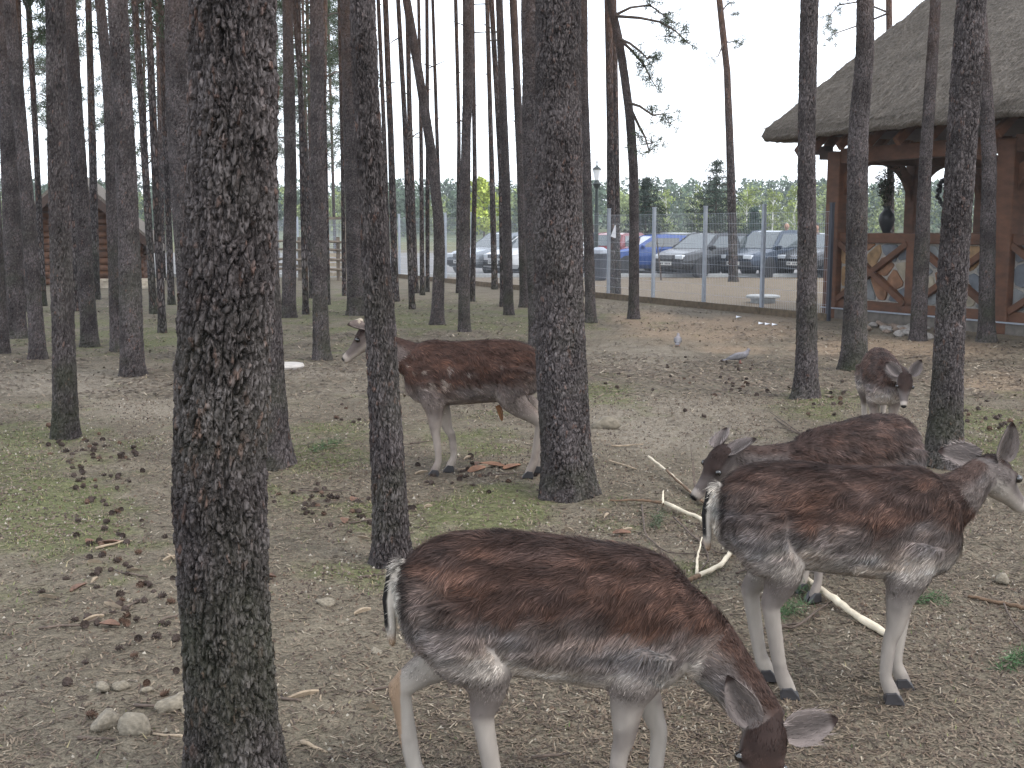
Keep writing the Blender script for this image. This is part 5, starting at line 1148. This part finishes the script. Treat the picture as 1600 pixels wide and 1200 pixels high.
    for hp_, e in hooves:
        hb_ = MB()
        for k_ in (-1, 1):
            c0 = np.array([hp_[0] - .012, hp_[1] + k_ * .017, 0]); pr_ = [(-.030, .0), (.052, .0), (.044, .020), (.014, .055), (-.026, .050)]
            vs = []
            for sy in (-.0155, .0155): vs += [np.array([c0[0] + a_, c0[1] + sy * (.75 if a_ > .04 else 1), b_]) * H for a_, b_ in pr_]
            hb_.add(vs, [(0, 1, 2, 3, 4), (9, 8, 7, 6, 5)] + [(i, i + 5, (i + 1) % 5 + 5, (i + 1) % 5) for i in range(5)])
        hb_.build('hoof', M['hoof'], root, bevel=0.003)
    if antlers:
        for e in (-1, 1):
            ab = MB(); b0 = hb + f * .12 * HL + u * .07 + s * e * .035
            k1 = b0 + u * .055 + s * e * .020 + f * .006; ab.tube(np.array([b0 - u * .02, b0 + u * .02, k1]) * H, np.array([.017, .014, .018]) * H, 10); ab.ball(k1 * H, np.array([.025, .021, .024]) * H, 12, 9)
            ab.build('antler', M['velvet'], root, smooth=True)
        q = MB(); q.tube(np.array([(-.20, 0, .515), (-.215, 0, .47), (-.225, 0, .42), (-.23, 0, .40)]) * H, np.array([.022, .02, .013, .004]) * H, 8); q.build('belly_tuft', mat('rust_hair', (.22, .10, .04), .9, var=.4, scale=80, stretch=(1, 1, .2)), root, smooth=True)
    return root
def at_px(px, py, z): p = P(px, py, z); return p
# grazing doe in front, broadside, head down and turned to the camera
c1 = at_px(866, 848, 0.80); g1 = (c1[0], c1[1], gz(c1[0], c1[1]))
deer('brown doe grazing with head lowered to the ground, in front of the scaly pine', g1, math.radians(-3), 0.82,
     [(.45, -.01, .68), (.59, -.05, .53), (.70, -.10, .385)], (-.26, -.46, -.85), (.05, -.80, .50),
     [(.80, .35, .42), (-.62, .05, .72), (.15, -.95, .1), (.10, -.95, .2)] if False else [(.93, .05, .26), (-.50, .05, .85), (.05, -.95, .3), (-.3, -.9, .0)],
     [(1, -1, .215), (1, 1, .36), (0, -1, -.165), (0, 1, -.47)], 105000, 0.0055, drop=.055, seed=1, hair_w=.0021)
# standing doe on the right, looking away
c2 = P(1305, 1098); g2 = (c2[0], c2[1] + 0.02, gz(c2[0], c2[1]))
deer('standing doe with shaggy brown coat looking away, astride the peeled branch', g2, math.radians(-9), 0.82,
     [(.46, .05, .84), (.545, .12, .905), (.61, .17, .955)], (.66, .50, -.56), (.3, .35, .9),
     [(-.93, .15, .16), (.16, -.20, .96), (.05, -.85, .5), (.5, -.85, .1)],
     [(1, -1, .20), (1, 1, .27), (0, -1, -.215), (0, 1, -.29)], 90000, 0.0055, grey=.25, seed=2, hair_w=.0023, slim=.028)
# doe behind her, nibbling at a branch
hd3 = norm(np.array([-.86, -.50])); t3 = np.array([1.50, 5.02]); g3 = (t3[0], t3[1], gz(t3[0], t3[1]))
deer('dark doe nibbling a bare twig, half hidden behind the standing doe', g3, math.atan2(hd3[1], hd3[0]), 0.78,
     [(.47, -.03, .77), (.63, -.09, .79), (.77, -.15, .84)], (.62, -.22, -.72), (.6, .1, .75),
     [(-.50, .62, .55), (-.70, -.45, .50), (.5, .1, .8), (.5, -.1, .8)],
     [(1, -1, .24), (1, 1, .30), (0, -1, -.36), (0, 1, -.44)], 42000, 0.0085, drop=.05, grey=.4, seed=3, tint=(.85, .83, .83), hair_w=.003)
# young one further back facing the camera
t4 = P(1372, 706); g4 = (t4[0], t4[1], gz(t4[0], t4[1]))
deer('small greyish fawn facing forward with lowered head by the leaning pine', g4, math.radians(-100), 0.73,
     [(.44, .03, .82), (.54, .09, .83), (.60, .13, .82)], (.45, -.05, -.89), (.90, 0, .45),
     [(-.10, .50, .80), (-.15, -.72, .62), (.9, .2, .2), (.9, -.2, .2)],
     [(1, -1, .22), (1, 1, .28), (0, -1, -.38), (0, 1, -.42)], 18000, 0.0085, drop=.04, grey=.5, seed=4, tint=(1.1, 1.08, 1.08), hair_w=.0045, slim=.02)
# young buck standing between two trunks
c5 = P(736, 748); g5 = (c5[0], c5[1], gz(c5[0], c5[1]))
deer('reddish young buck with velvet antler stubs standing broadside between two pines', g5, math.radians(180 - 3), 0.90,
     [(.46, .0, .86), (.60, .0, .94), (.70, .0, 1.05)], (.74, .0, -.60), (.5, 0, .85),
     [(.62, .70, .22), (.10, -.85, .35), (-.1, .5, .7), (.9, -.2, .2)],
     [(1, 1, .235), (1, -1, .14), (0, 1, -.445), (0, -1, -.50)], 26000, 0.0085, antlers=True, seed=5, tint=(1.03, .98, .96), hair_w=.004, slim=.025)

# ------------------------------------------------------------------ doves
def dove(label, px, py, rz, s=1.0):
    root = empty('dove', G(px, py), rz); tag(root, label, 'bird', 'doves feeding on the bare ground'); mb = MB()
    mb.tube(np.array([(-.13, 0, .055), (-.08, 0, .065), (-.02, 0, .078), (.045, 0, .092), (.075, 0, .115), (.085, 0, .135), (.10, 0, .143)]) * s, np.array([(.022, .008), (.035, .028), (.046, .043), (.040, .038), (.025, .026), (.018, .019), (.012, .012)]) * s, 12)
    mb.tube(np.array([(-.07, 0, .06), (-.14, 0, .047), (-.195, 0, .038)]) * s, np.array([(.028, .012), (.03, .006), (.032, .004)]) * s, 8); mb.ball(np.array((.092, 0, .145)) * s, .019 * s, 10, 8)
    mb.tube(np.array([(.105, 0, .143), (.122, 0, .138)]) * s, np.array([.005, .002]) * s, 6)
    me = remesh(mb, 'body', .004, 2); V, N, _ = mesh_arrays(me); c = np.tile(np.array((.17, .165, .175)), (len(V), 1)); c[V[:, 2] > .105 * s] = (.21, .195, .205); c[V[:, 0] < -.12 * s] = (.16, .155, .17); set_col(me, 'Col', c); link('body', me, M['hide'], root)
    for e in (-1, 1):
        w = MB(); w.tube(np.array([(.03, e * .036, .092), (-.03, e * .045, .082), (-.10, e * .030, .062), (-.155, e * .012, .050)]) * s, np.array([(.006, .022), (.007, .030), (.006, .020), (.003, .006)]) * s, 8); w.build('wing', mat('wing_feathers', (.13, .125, .13), .8, var=.3, scale=60), root, smooth=True)
        w = MB(); w.tube(np.array([(.0, e * .018, .045), (.004, e * .02, .004)]) * s, .0035 * s, 5); w.tube(np.array([(-.012, e * .02, .004), (.025, e * .02, .004)]) * s, .003 * s, 5); w.build('leg', mat('dove_leg', (.35, .12, .10), .7), root)
        w = MB(); w.ball(np.array((.098, e * .0175, .149)) * s, .0035 * s, 6, 5); w.build('eye', M['eye'], root)
dove('grey dove seen from the side among scattered cones on bare ground', 1156, 568, math.radians(8), 1.15)
dove('pale dove facing away on the sandy strip before the fence', 1059, 541, math.radians(80), 1.1)

# ------------------------------------------------------------------ ground litter
rg = np.random.default_rng(42)
def cone_mesh(seed):
    r = np.random.default_rng(seed); mb = MB(); mb.ball((0, 0, 0), (.62, .62, .95), 6, 4)
    for k in range(30):
        t = (k + .5) / 30; z_ = -.85 + 1.75 * t; rr_ = math.sin(math.pi * (0.12 + .8 * t)) * .62 + .08; az = k * 2.39996; d = np.array([math.cos(az), math.sin(az), 0]); sd_ = np.array([-d[1], d[0], 0]); b = d * rr_ * .55 + np.array([0, 0, z_]); o = d * (rr_ + .42) + np.array([0, 0, z_ + .30 + r.normal() * .06])
        mb.add([b - sd_ * .16, b + sd_ * .16, o + sd_ * .26, o - sd_ * .26], [(0, 1, 2, 3)])
    me = mb.mesh('pine_cone'); me.materials.append(M['cone']); return me
CONES = [cone_mesh(i) for i in range(4)]
CM2 = []
for c in CONES: q = c.copy(); q.materials.clear(); q.materials.append(mat('pine_cone_brown', (.095, .055, .036), .9, var=.4, scale=40)); CM2.append(q)
CL = [(140, 715, 40, 22, 26, 'trail'), (155, 755, 45, 26, 34, 'trail'), (125, 700, 40, 14, 12, 'trail'), (175, 835, 40, 30, 18, 'trail'), (200, 905, 65, 35, 20, 'trail'), (200, 970, 55, 30, 20, 'trail'), (230, 1050, 90, 60, 9, 'trail'),
      (510, 785, 45, 16, 30, 'centre'), (560, 825, 30, 14, 12, 'centre'), (735, 740, 55, 14, 22, 'centre'), (560, 650, 40, 18, 10, 'centre'), (640, 800, 40, 25, 6, 'centre'),
      (1060, 600, 95, 22, 20, 'bare'), (1160, 606, 40, 14, 9, 'bare'), (1160, 574, 30, 5, 9, 'bare'), (1300, 630, 35, 14, 20, 'right'), (1540, 660, 45, 18, 26, 'right'), (1550, 690, 40, 15, 8, 'right'),
      (70, 520, 70, 18, 10, 'far'), (520, 600, 60, 20, 12, 'far'), (1000, 545, 120, 14, 8, 'bare'), (450, 1130, 70, 50, 6, 'front')]
CLB = {'trail': ('dark pine cone in the long trail leading from the lone slim pine', 'cone trail'), 'centre': ('pine cone on the moss around the buck and scaly pine', 'cones around the buck'), 'bare': ('pine cone scattered on the bare ground near the doves', 'cones near the doves'),
       'right': ('pine cone around the foot of the pavilion-side pines', 'cones by the pavilion pines'), 'far': ('pine cone lying by the pale sandy path', 'cones by the path'), 'front': ('pine cone right beside the thick rugged pine foot', 'cones by the rugged pine')}
ncone = 0
for x_, y_, sx, sy, n, key in CL:
    for k in range(n):
        if ncone >= 298: break
        px = rg.normal(x_, sx * .8); py = rg.normal(y_, sy * .8)
        if not (3 < px < 1597): continue
        g_ = G(px, py); s = rg.uniform(.011, .018) * (1.2 if g_[1] > 8 else 1); o = link('pine_cone', (CONES if rg.uniform() < .78 else CM2)[int(rg.integers(0, 4))], None, None, g_ + np.array([0, 0, s * .62]))
        o.scale = (s, s, s * 1.15); o.rotation_euler = (rg.uniform(1.1, 2.0), rg.uniform(0, 6), rg.uniform(0, 6)); tag(o, CLB[key][0], 'pine cone', CLB[key][1]); ncone += 1
def stick(pixs, r, m, name='stick', lift=.01, seg=6, taper=.5):
    pts = [G(px, py) for px, py in pixs]; base = pts[0].copy(); P3 = []
    for i in range(len(pts) - 1):
        for t in np.linspace(0, 1, 4, endpoint=False): P3.append(pts[i] + (pts[i + 1] - pts[i]) * t)
    P3.append(pts[-1]); P3 = np.array(P3); P3[:, 2] = [gz(a, b) for a, b in P3[:, :2]]; P3[:, 2] += lift; P3 = P3 + rg.normal(size=P3.shape) * r * .35
    mb = MB(); mb.tube(P3 - base, np.linspace(r, r * taper, len(P3)), seg); return mb.build(name, m, None, base, smooth=True)
# thin sticks, chips and bark flakes lying about
SK = [((60, 985), (130, 980), (165, 962)), ((195, 955), (225, 935)), ((560, 1085), (640, 1072)), ((150, 860), (205, 845)), ((440, 1095), (470, 1100)), ((250, 975), (285, 960)), ((465, 768), (545, 768)), ((320, 1160), (240, 1150)), ((1080, 1130), (1130, 1132)),
      ((545, 820), (600, 812)), ((640, 695), (680, 690)), ((715, 735), (780, 728)), ((760, 745), (830, 738)), ((120, 1155), (180, 1160)), ((560, 905), (600, 900)), ((950, 722), (995, 735)), ((985, 870), (1010, 862)), ((1195, 985), (1260, 975)), ((230, 905), (180, 895)),
      ((470, 1165), (510, 1180)), ((830, 1190), (890, 1182)), ((500, 700), (545, 697)), ((210, 1105), (290, 1108)), ((955, 700), (1005, 697)), ((1420, 560), (1455, 556)), ((1210, 655), (1250, 682))]
for k, s in enumerate(SK):
    pale = k % 4 == 3; tag(stick(s, .008 if pale else .006, M['chip'] if pale else M['twig'], 'stick'), 'pale barkless stick lying on the forest floor' if pale else 'thin dry dark stick lying on the forest floor', 'stick', 'pale sticks on the floor' if pale else 'dark sticks on the floor')
def flake(px, py, l, w, m, label, group, name='wood_chip'):
    mb = MB(); n = 7; vs = []
    for i in range(n): t = i / (n - 1); ww = w * math.sin(math.pi * (t * .8 + .1)) ; vs += [(-l / 2 + l * t, -ww / 2, .004 + .012 * math.sin(t * 3)), (-l / 2 + l * t, ww / 2, .010 + .010 * math.sin(t * 3)), (-l / 2 + l * t, 0, .0)]
    fs = []
    for i in range(n - 1): a = i * 3; fs += [(a, a + 3, a + 4, a + 1), (a + 1, a + 4, a + 5, a + 2), (a + 2, a + 5, a + 3, a)]
    mb.add(vs, fs); o = mb.build(name, m, None, G(px, py) + np.array([0, 0, .004]), rg.uniform(0, 3.14)); o.rotation_euler[0] = rg.uniform(-.25, .25); tag(o, label, 'wood chip', group)
for k in range(46):
    c = [(200, 855, 60, 30), (190, 930, 70, 50), (600, 820, 40, 14), (770, 735, 45, 12), (940, 820, 40, 20), (500, 1000, 120, 90), (1560, 690, 30, 20), (560, 760, 60, 40)][k % 8]
    px, py = rg.normal(c[0], c[2]), rg.normal(c[1], c[3])
    if k % 3: flake(px, py, rg.uniform(.05, .14), rg.uniform(.006, .016), M['chip'], 'pale splinter of wood on the forest floor', 'pale wood splinters')
    else: flake(px, py, rg.uniform(.06, .13), rg.uniform(.03, .055), M['barkchip'], 'rusty flake of pine bark on the forest floor', 'bark flakes', 'bark_flake')
for px, py, l in ((770, 728, .22), (800, 731, .18), (745, 735, .2)): flake(px, py, l, .07, mat('orange_bark', (.20, .095, .05), .85, var=.4, scale=20), 'large orange bark slab behind the buck hooves', 'orange bark slabs', 'bark_slab')
# stones
ST = [(945, 668, .095, 'rounded pale boulder on bare ground beside the broad pine trunk'), (168, 1132, .058, 'upright tan stone among the stones near the rugged pine'), (212, 1142, .075, 'flat wide pale stone near the rugged pine'), (272, 1107, .066, 'yellowish stone touching the rugged pine side'),
      (160, 1078, .036, 'small grey stone behind the upright tan stone'), (190, 1076, .034, 'small buff stone behind the flat wide stone'), (290, 1112, .03, 'reddish little stone at the rugged pine foot'), (508, 945, .04, 'white pebble on bare soil before the scaly pine'), (1565, 910, .05, 'low pale stone beside the standing doe head'),
      (590, 1022, .03, 'small pale stone near the grazing doe tail'), (230, 1082, .026, 'tiny grey stone among cones near the rugged pine')]
for k, (px, py, s, lb) in enumerate(ST):
    g_ = G(px, py); o = link('stone', RK[12 + k % 6], None, None, g_ + np.array([0, 0, s * .22])); s = s * (.85 if k else 1); o.scale = (s * 1.15, s * .75, s * (.62 if k else .85)); o.rotation_euler = (0, 0, k * 1.3); tag(o, lb, 'stone')
q = MB(); q.lathe([(.20, -.01), (.215, .02), (.20, .045), (.05, .05)], 24); tag(q.build('round_slab', mat('pale_slab', (.42, .39, .36), .9, var=.15, scale=9), None, G(447, 574)), 'pale round flat slab on the path behind the rugged pine', 'slab')
# peeled branches
def branch_from(pixs, r0, r1, m, parent, base, lifts, name, seg=8):
    pts = np.array([G(px, py) for px, py in pixs]); pts[:, 2] += np.array(lifts); t0 = np.linspace(0, 1, len(pts)); ts = np.linspace(0, 1, len(pts) * 5); P3 = np.stack([np.interp(ts, t0, pts[:, i]) for i in range(3)], 1)
    P3[1:-1] = (P3[:-2] + 2 * P3[1:-1] + P3[2:]) / 4; P3 = P3 - base + rg.normal(size=P3.shape) * .0015
    mb = MB(); mb.tube(P3, np.linspace(r0, r1, len(P3)) * (1 + .12 * np.sin(ts * 40)), seg); return mb.build(name, m, parent, smooth=True)
b0 = G(1400, 1008); br = empty('peeled_branch', b0); tag(br, 'long peeled pale branch lying under the standing doe with a forked end', 'branch')
branch_from([(1408, 1008), (1385, 998), (1340, 975), (1300, 945), (1245, 908), (1195, 880), (1140, 850), (1090, 818), (1040, 794)], .017, .011, M['peeled'], br, b0, [.016, .02, .03, .035, .04, .04, .04, .035, .03], 'peeled_stem')
branch_from([(1040, 794), (1005, 789), (952, 787)], .010, .005, M['barkbranch'], br, b0, [.03, .03, .02], 'bark_end'); branch_from([(1036, 794), (1036, 782)], .008, .004, M['peeled'], br, b0, [.03, .06], 'side_stub')
branch_from([(1142, 852), (1142, 872), (1126, 890), (1092, 905)], .013, .011, M['peeled'], br, b0, [.04, .03, .02, .02], 'peeled_fork'); branch_from([(1092, 905), (1078, 912), (1070, 916)], .012, .010, M['barkbranch'], br, b0, [.02, .02, .02], 'bark_end'); branch_from([(1088, 902), (1090, 880), (1096, 858)], .008, .003, M['peeled'], br, b0, [.02, .03, .06], 'side_stub')
for pth in ([(1003, 793), (1008, 840), (1040, 868), (1105, 872)], [(1052, 812), (1085, 845), (1120, 868), (1135, 870)], [(1030, 800), (1015, 822)], [(1200, 985), (1245, 985), (1290, 950), (1300, 945)], [(1098, 850), (1108, 880), (1090, 900)], [(1150, 900), (1175, 890), (1190, 870)]):
    branch_from(pth, .006, .003, M['twig'], br, b0, [.015] * len(pth), 'twig', 5)
b1 = G(1085, 782); b2 = empty('nibbled_branch', b1); tag(b2, 'half-peeled thin branch below the muzzle of the nibbling doe', 'branch')
branch_from([(1013, 724), (1045, 748), (1085, 780), (1125, 808)], .008, .010, M['peeled'], b2, b1, [.05, .04, .02, .02], 'peeled_stem'); branch_from([(1040, 746), (1085, 783), (1122, 806)], .007, .009, M['barkbranch'], b2, b1, [.052, .032, .024], 'bark_strip')
for pth, lf in (([(1086, 782), (1082, 770), (1078, 755)], [.02, .12, .26]), ([(1088, 782), (1085, 765), (1082, 750)], [.02, .08, .16]), ([(1085, 782), (1100, 770)], [.02, .05])): branch_from(pth, .005, .002, M['twig'], b2, b1, lf, 'twig', 5)
b3 = G(1275, 688); t_ = empty('dead_twig', b3); tag(t_, 'forked dark dead twig on bare ground beyond the nibbling doe', 'twig')
branch_from([(1278, 688), (1255, 684), (1203, 652)], .008, .003, M['twig'], t_, b3, [.01, .02, .05], 'stem', 5); branch_from([(1258, 685), (1225, 672), (1198, 670), (1210, 680)], .005, .002, M['twig'], t_, b3, [.02, .02, .015, .01], 'twig', 5)
b4 = G(1600, 960); t_ = empty('brown_branch', b4); tag(t_, 'brown branch with side shoots lying beyond the standing doe chest', 'branch')
branch_from([(1512, 938), (1560, 948), (1625, 962)], .007, .011, M['barkbranch'], t_, b4, [.02, .02, .02], 'stem', 6); branch_from([(1568, 950), (1580, 975), (1600, 995)], .005, .003, M['twig'], t_, b4, [.02, .015, .01], 'twig', 5)
# torn green pine sprays on the ground
def spray(px, py, label, L_=.25, n=26, col=(.050, .105, .045), rz=0.0):
    g_ = G(px, py); root = empty('pine_spray', g_, rz); tag(root, label, 'pine sprig'); Vs = []; Cs = []; r_ = np.random.default_rng(int(px)); mb = MB(); pts = np.array([(-L_ / 2, 0, .01), (0, .02, .025), (L_ / 2, 0, .03)]); mb.tube(pts, [.005, .004, .002], 5); mb.build('stem', M['twig'], root)
    for k in range(n):
        t = k / n; c = np.array([np.interp(t, [0, .5, 1], pts[:, i]) for i in range(3)]); clump(Vs, Cs, c + r_.normal(size=3) * .006, .055, 12, r_, col, .1, .0014)
    V = np.concatenate(Vs); V[:, 2] = np.maximum(V[:, 2], .002); link('needles', fast_mesh('needles', V, np.arange(len(V)).reshape(-1, 3), False, {'Col': np.concatenate(Cs)}), M['needle'], root)
spray(512, 702, 'green pine sprig on moss before the buck, beside a pale stick', .30, rz=.9); spray(1440, 945, 'green pine sprig behind the standing doe forelegs', .22); spray(1235, 962, 'green pine sprig between the standing doe legs', .16, rz=.6); spray(1592, 1042, 'green pine sprig on the bare soil below the brown branch', .16, rz=.4)
spray(1030, 820, 'dull green sprig hanging by the thin end of the peeled branch', .22, 18, (.06, .085, .05), 1.2); spray(1250, 925, 'dark green sprig under the standing doe belly', .14, 16, rz=2.0)
tag(stick([(497, 700), (548, 697)], .008, M['chip'], 'stick'), 'pale stick lying across the green sprig on moss', 'stick')
# white scraps by the fence and orange foot of the leaning pine
for k, (px, py) in enumerate([(1150, 497), (1185, 507), (1195, 508), (1206, 509)]): 
    mb = MB(); mb.add([(0, 0, 0), (.10, .01, .02), (.12, .08, .0), (.02, .09, .03)], [(0, 1, 2, 3)]); mb.add([(0, 0, -.004), (.10, .01, .016), (.12, .08, -.004), (.02, .09, .026)], [(3, 2, 1, 0)]); tag(mb.build('paper_scrap', M['paper'], None, G(px, py) + np.array([0, 0, .008])), 'small white scrap lying along the fence base', 'scrap', 'white scraps along the fence')

# fine litter: needles, crumbs of soil and bark (nobody could count it)
def scatter(n, y0, y1, power, dens):
    y = y0 + (y1 - y0) * rg.uniform(size=n) ** power; x = (rg.uniform(-1, 1, n)) * (y * .47 + .2); m = dens(x, y); k = rg.uniform(size=n) < m; return x[k], y[k]
x_, y_ = scatter(210000, 2.3, 15, 1.5, lambda x, y: .35 + .65 * sstep(.3, .7, vn2(x * 1.1, y * 1.1, 91)))
n = len(x_); zg = gh(x_, y_) + (1 - sstep(11, 15, y_)) * ((fbm(np.stack([x_ * 14, y_ * 14, 0 * x_], -1), 51, 3) - .5) * .022 + (fbm(np.stack([x_ * 3.5, y_ * 3.5, 0 * x_], -1), 61, 2) - .5) * .03)
az = rg.uniform(0, 6.283, n); ln = rg.uniform(.004, .018, n) ** 1.0 * (1 + y_ * .05); wd = rg.uniform(.0008, .0022, n) * (1 + y_ * .10); d = np.stack([np.cos(az), np.sin(az), rg.normal(size=n) * .18], 1); s = np.stack([-np.sin(az), np.cos(az), 0 * az], 1)
c = np.stack([x_, y_, zg + .004], 1); Vn = np.stack([c - d * ln[:, None] - s * wd[:, None], c + d * ln[:, None] - s * wd[:, None], c + d * ln[:, None] + s * wd[:, None], c - d * ln[:, None] + s * wd[:, None]], 1).reshape(-1, 3)
pal = np.array([(.235, .185, .130), (.17, .130, .092), (.080, .058, .044), (.33, .28, .21), (.12, .085, .060)]); cc = pal[rg.choice(5, n, p=[.16, .36, .28, .03, .17])] * rg.uniform(.6, 1.05, (n, 1))
xf, yf = scatter(70000, 11, 27, 1.0, lambda x, y: (.25 + .75 * sstep(.35, .7, fbm(np.stack([x * .8, y * .8, 0 * x], -1), 92, 3))) * ((x - 5.6) * .88 + (y - 20.3) * .47 < -.1))
nf = len(xf); azf = rg.uniform(0, 6.283, nf); lf = rg.uniform(.012, .05, nf); wf = rg.uniform(.004, .012, nf); df = np.stack([np.cos(azf), np.sin(azf), rg.normal(size=nf) * .15], 1) * lf[:, None]; sf = np.stack([-np.sin(azf), np.cos(azf), 0 * azf], 1) * wf[:, None]; cf = np.stack([xf, yf, gh(xf, yf) + .008], 1)
Vn = np.concatenate([Vn, np.stack([cf - df - sf, cf + df - sf, cf + df + sf, cf - df + sf], 1).reshape(-1, 3)]); cc = np.concatenate([cc, pal[rg.choice(5, nf, p=[.14, .26, .36, .06, .18])] * rg.uniform(.6, 1.1, (nf, 1))]); n = n + nf
tag(link('needle_litter', fast_mesh('needle_litter', Vn, np.arange(4 * n).reshape(-1, 4), False, {'Col': np.repeat(cc, 4, 0)}), M['vcol']), 'fallen pine needles and bark bits over the forest floor', 'litter', kind='stuff')
x_, y_ = scatter(90000, 2.3, 11, 1.4, lambda x, y: .2 + .8 * sstep(.45, .75, vn2(x * 1.6, y * 1.6, 95)) * (1 - .6 * ground_masks(x, y)[2])); n = len(x_)
zg = gh(x_, y_) + (1 - sstep(11, 15, y_)) * ((fbm(np.stack([x_ * 14, y_ * 14, 0 * x_], -1), 51, 3) - .5) * .022 + (fbm(np.stack([x_ * 3.5, y_ * 3.5, 0 * x_], -1), 61, 2) - .5) * .03)
r_ = rg.uniform(.002, .0075, n) * (1 + .08 * y_); tet = np.array([(1, 0, -.3), (-.5, .87, -.3), (-.5, -.87, -.3), (0, 0, .8)]); A_ = rg.uniform(0, 6.28, n); ca, sa_ = np.cos(A_)[:, None], np.sin(A_)[:, None]
tv = tet[None] * (1 + rg.uniform(-.4, .4, (n, 4, 1))); tx = tv[..., 0] * ca - tv[..., 1] * sa_; ty = tv[..., 0] * sa_ + tv[..., 1] * ca; Vc = np.stack([x_[:, None] + tx * r_[:, None], y_[:, None] + ty * r_[:, None], (zg + .001)[:, None] + tv[..., 2] * r_[:, None]], -1).reshape(-1, 3)
bi = np.arange(n)[:, None] * 4; Tc = np.concatenate([bi + [0, 1, 3], bi + [1, 2, 3], bi + [2, 0, 3]], 1).reshape(-1, 3); pal = np.array([(.055, .040, .032), (.17, .135, .10), (.30, .27, .22), (.10, .066, .045)]); cc = pal[rg.choice(4, n, p=[.35, .37, .08, .20])] * rg.uniform(.7, 1.2, (n, 1))
tag(link('soil_crumbs', fast_mesh('soil_crumbs', Vc, Tc, False, {'Col': np.repeat(cc, 4, 0)}), M['vcol']), 'crumbs of soil, bark and gravel on the forest floor', 'litter', kind='stuff')
# short grass and moss tufts in the green patches
x_, y_ = scatter(230000, 2.3, 20, 1.3, lambda x, y: np.clip(ground_masks(x, y)[0] * .75 * sstep(.30, .75, vn2(x * 5, y * 5, 97)) + .015, 0, 1)); n = len(x_)
zg = gh(x_, y_) + (1 - sstep(11, 15, y_)) * ((fbm(np.stack([x_ * 14, y_ * 14, 0 * x_], -1), 51, 3) - .5) * .022 + (fbm(np.stack([x_ * 3.5, y_ * 3.5, 0 * x_], -1), 61, 2) - .5) * .03)
az = rg.uniform(0, 6.28, n); hgt = rg.uniform(.006, .022, n); wd = rg.uniform(.0012, .0026, n) * (1 + .10 * y_); ld = np.stack([np.cos(az), np.sin(az), 0 * az], 1) * (hgt * rg.uniform(.2, 1.6, n))[:, None]; s = np.stack([-np.sin(az), np.cos(az), 0 * az], 1) * wd[:, None]; b = np.stack([x_, y_, zg - .002], 1)
Vg = np.stack([b - s, b + s, b + ld + np.stack([0 * hgt, 0 * hgt, hgt], 1)], 1).reshape(-1, 3); pal = np.array([(.10, .125, .045), (.16, .165, .070), (.075, .105, .040), (.26, .22, .12)]); cc = pal[rg.choice(4, n, p=[.34, .3, .2, .16])] * rg.uniform(.7, 1.3, (n, 1))
tag(link('mossy_grass', fast_mesh('mossy_grass', Vg, np.arange(3 * n).reshape(-1, 3), False, {'Col': np.repeat(cc, 3, 0)}), M['vcol']), 'short mossy grass in the green patches of the floor', 'grass', kind='stuff')

# ------------------------------------------------------------------ thin haze in the air: one closed box round the whole scene
hz = MB(); gxa, gxb, gya, gyb = GX.min() - 5, GX.max() + 5, GY.min() - 5, GY.max() + 5
hz.box(((gxa + gxb) / 2, (gya + gyb) / 2, (-1.5 + 21) / 2), (gxb - gxa, gyb - gya, 22.5))
hm_ = bpy.data.materials.new('haze_air'); hm_.use_nodes = True; ht = hm_.node_tree; ht.nodes.clear()
ho = ht.nodes.new('ShaderNodeOutputMaterial'); hv = ht.nodes.new('ShaderNodeVolumePrincipled'); hv.inputs['Color'].default_value = (0.92, 0.96, 1.0, 1); hv.inputs['Density'].default_value = 0.0007; hv.inputs['Anisotropy'].default_value = 0.2
ht.links.new(hv.outputs[0], ho.inputs['Volume'])
tag(hz.build('haze', hm_), 'thin pale haze softening the far wood', 'haze', kind='stuff')
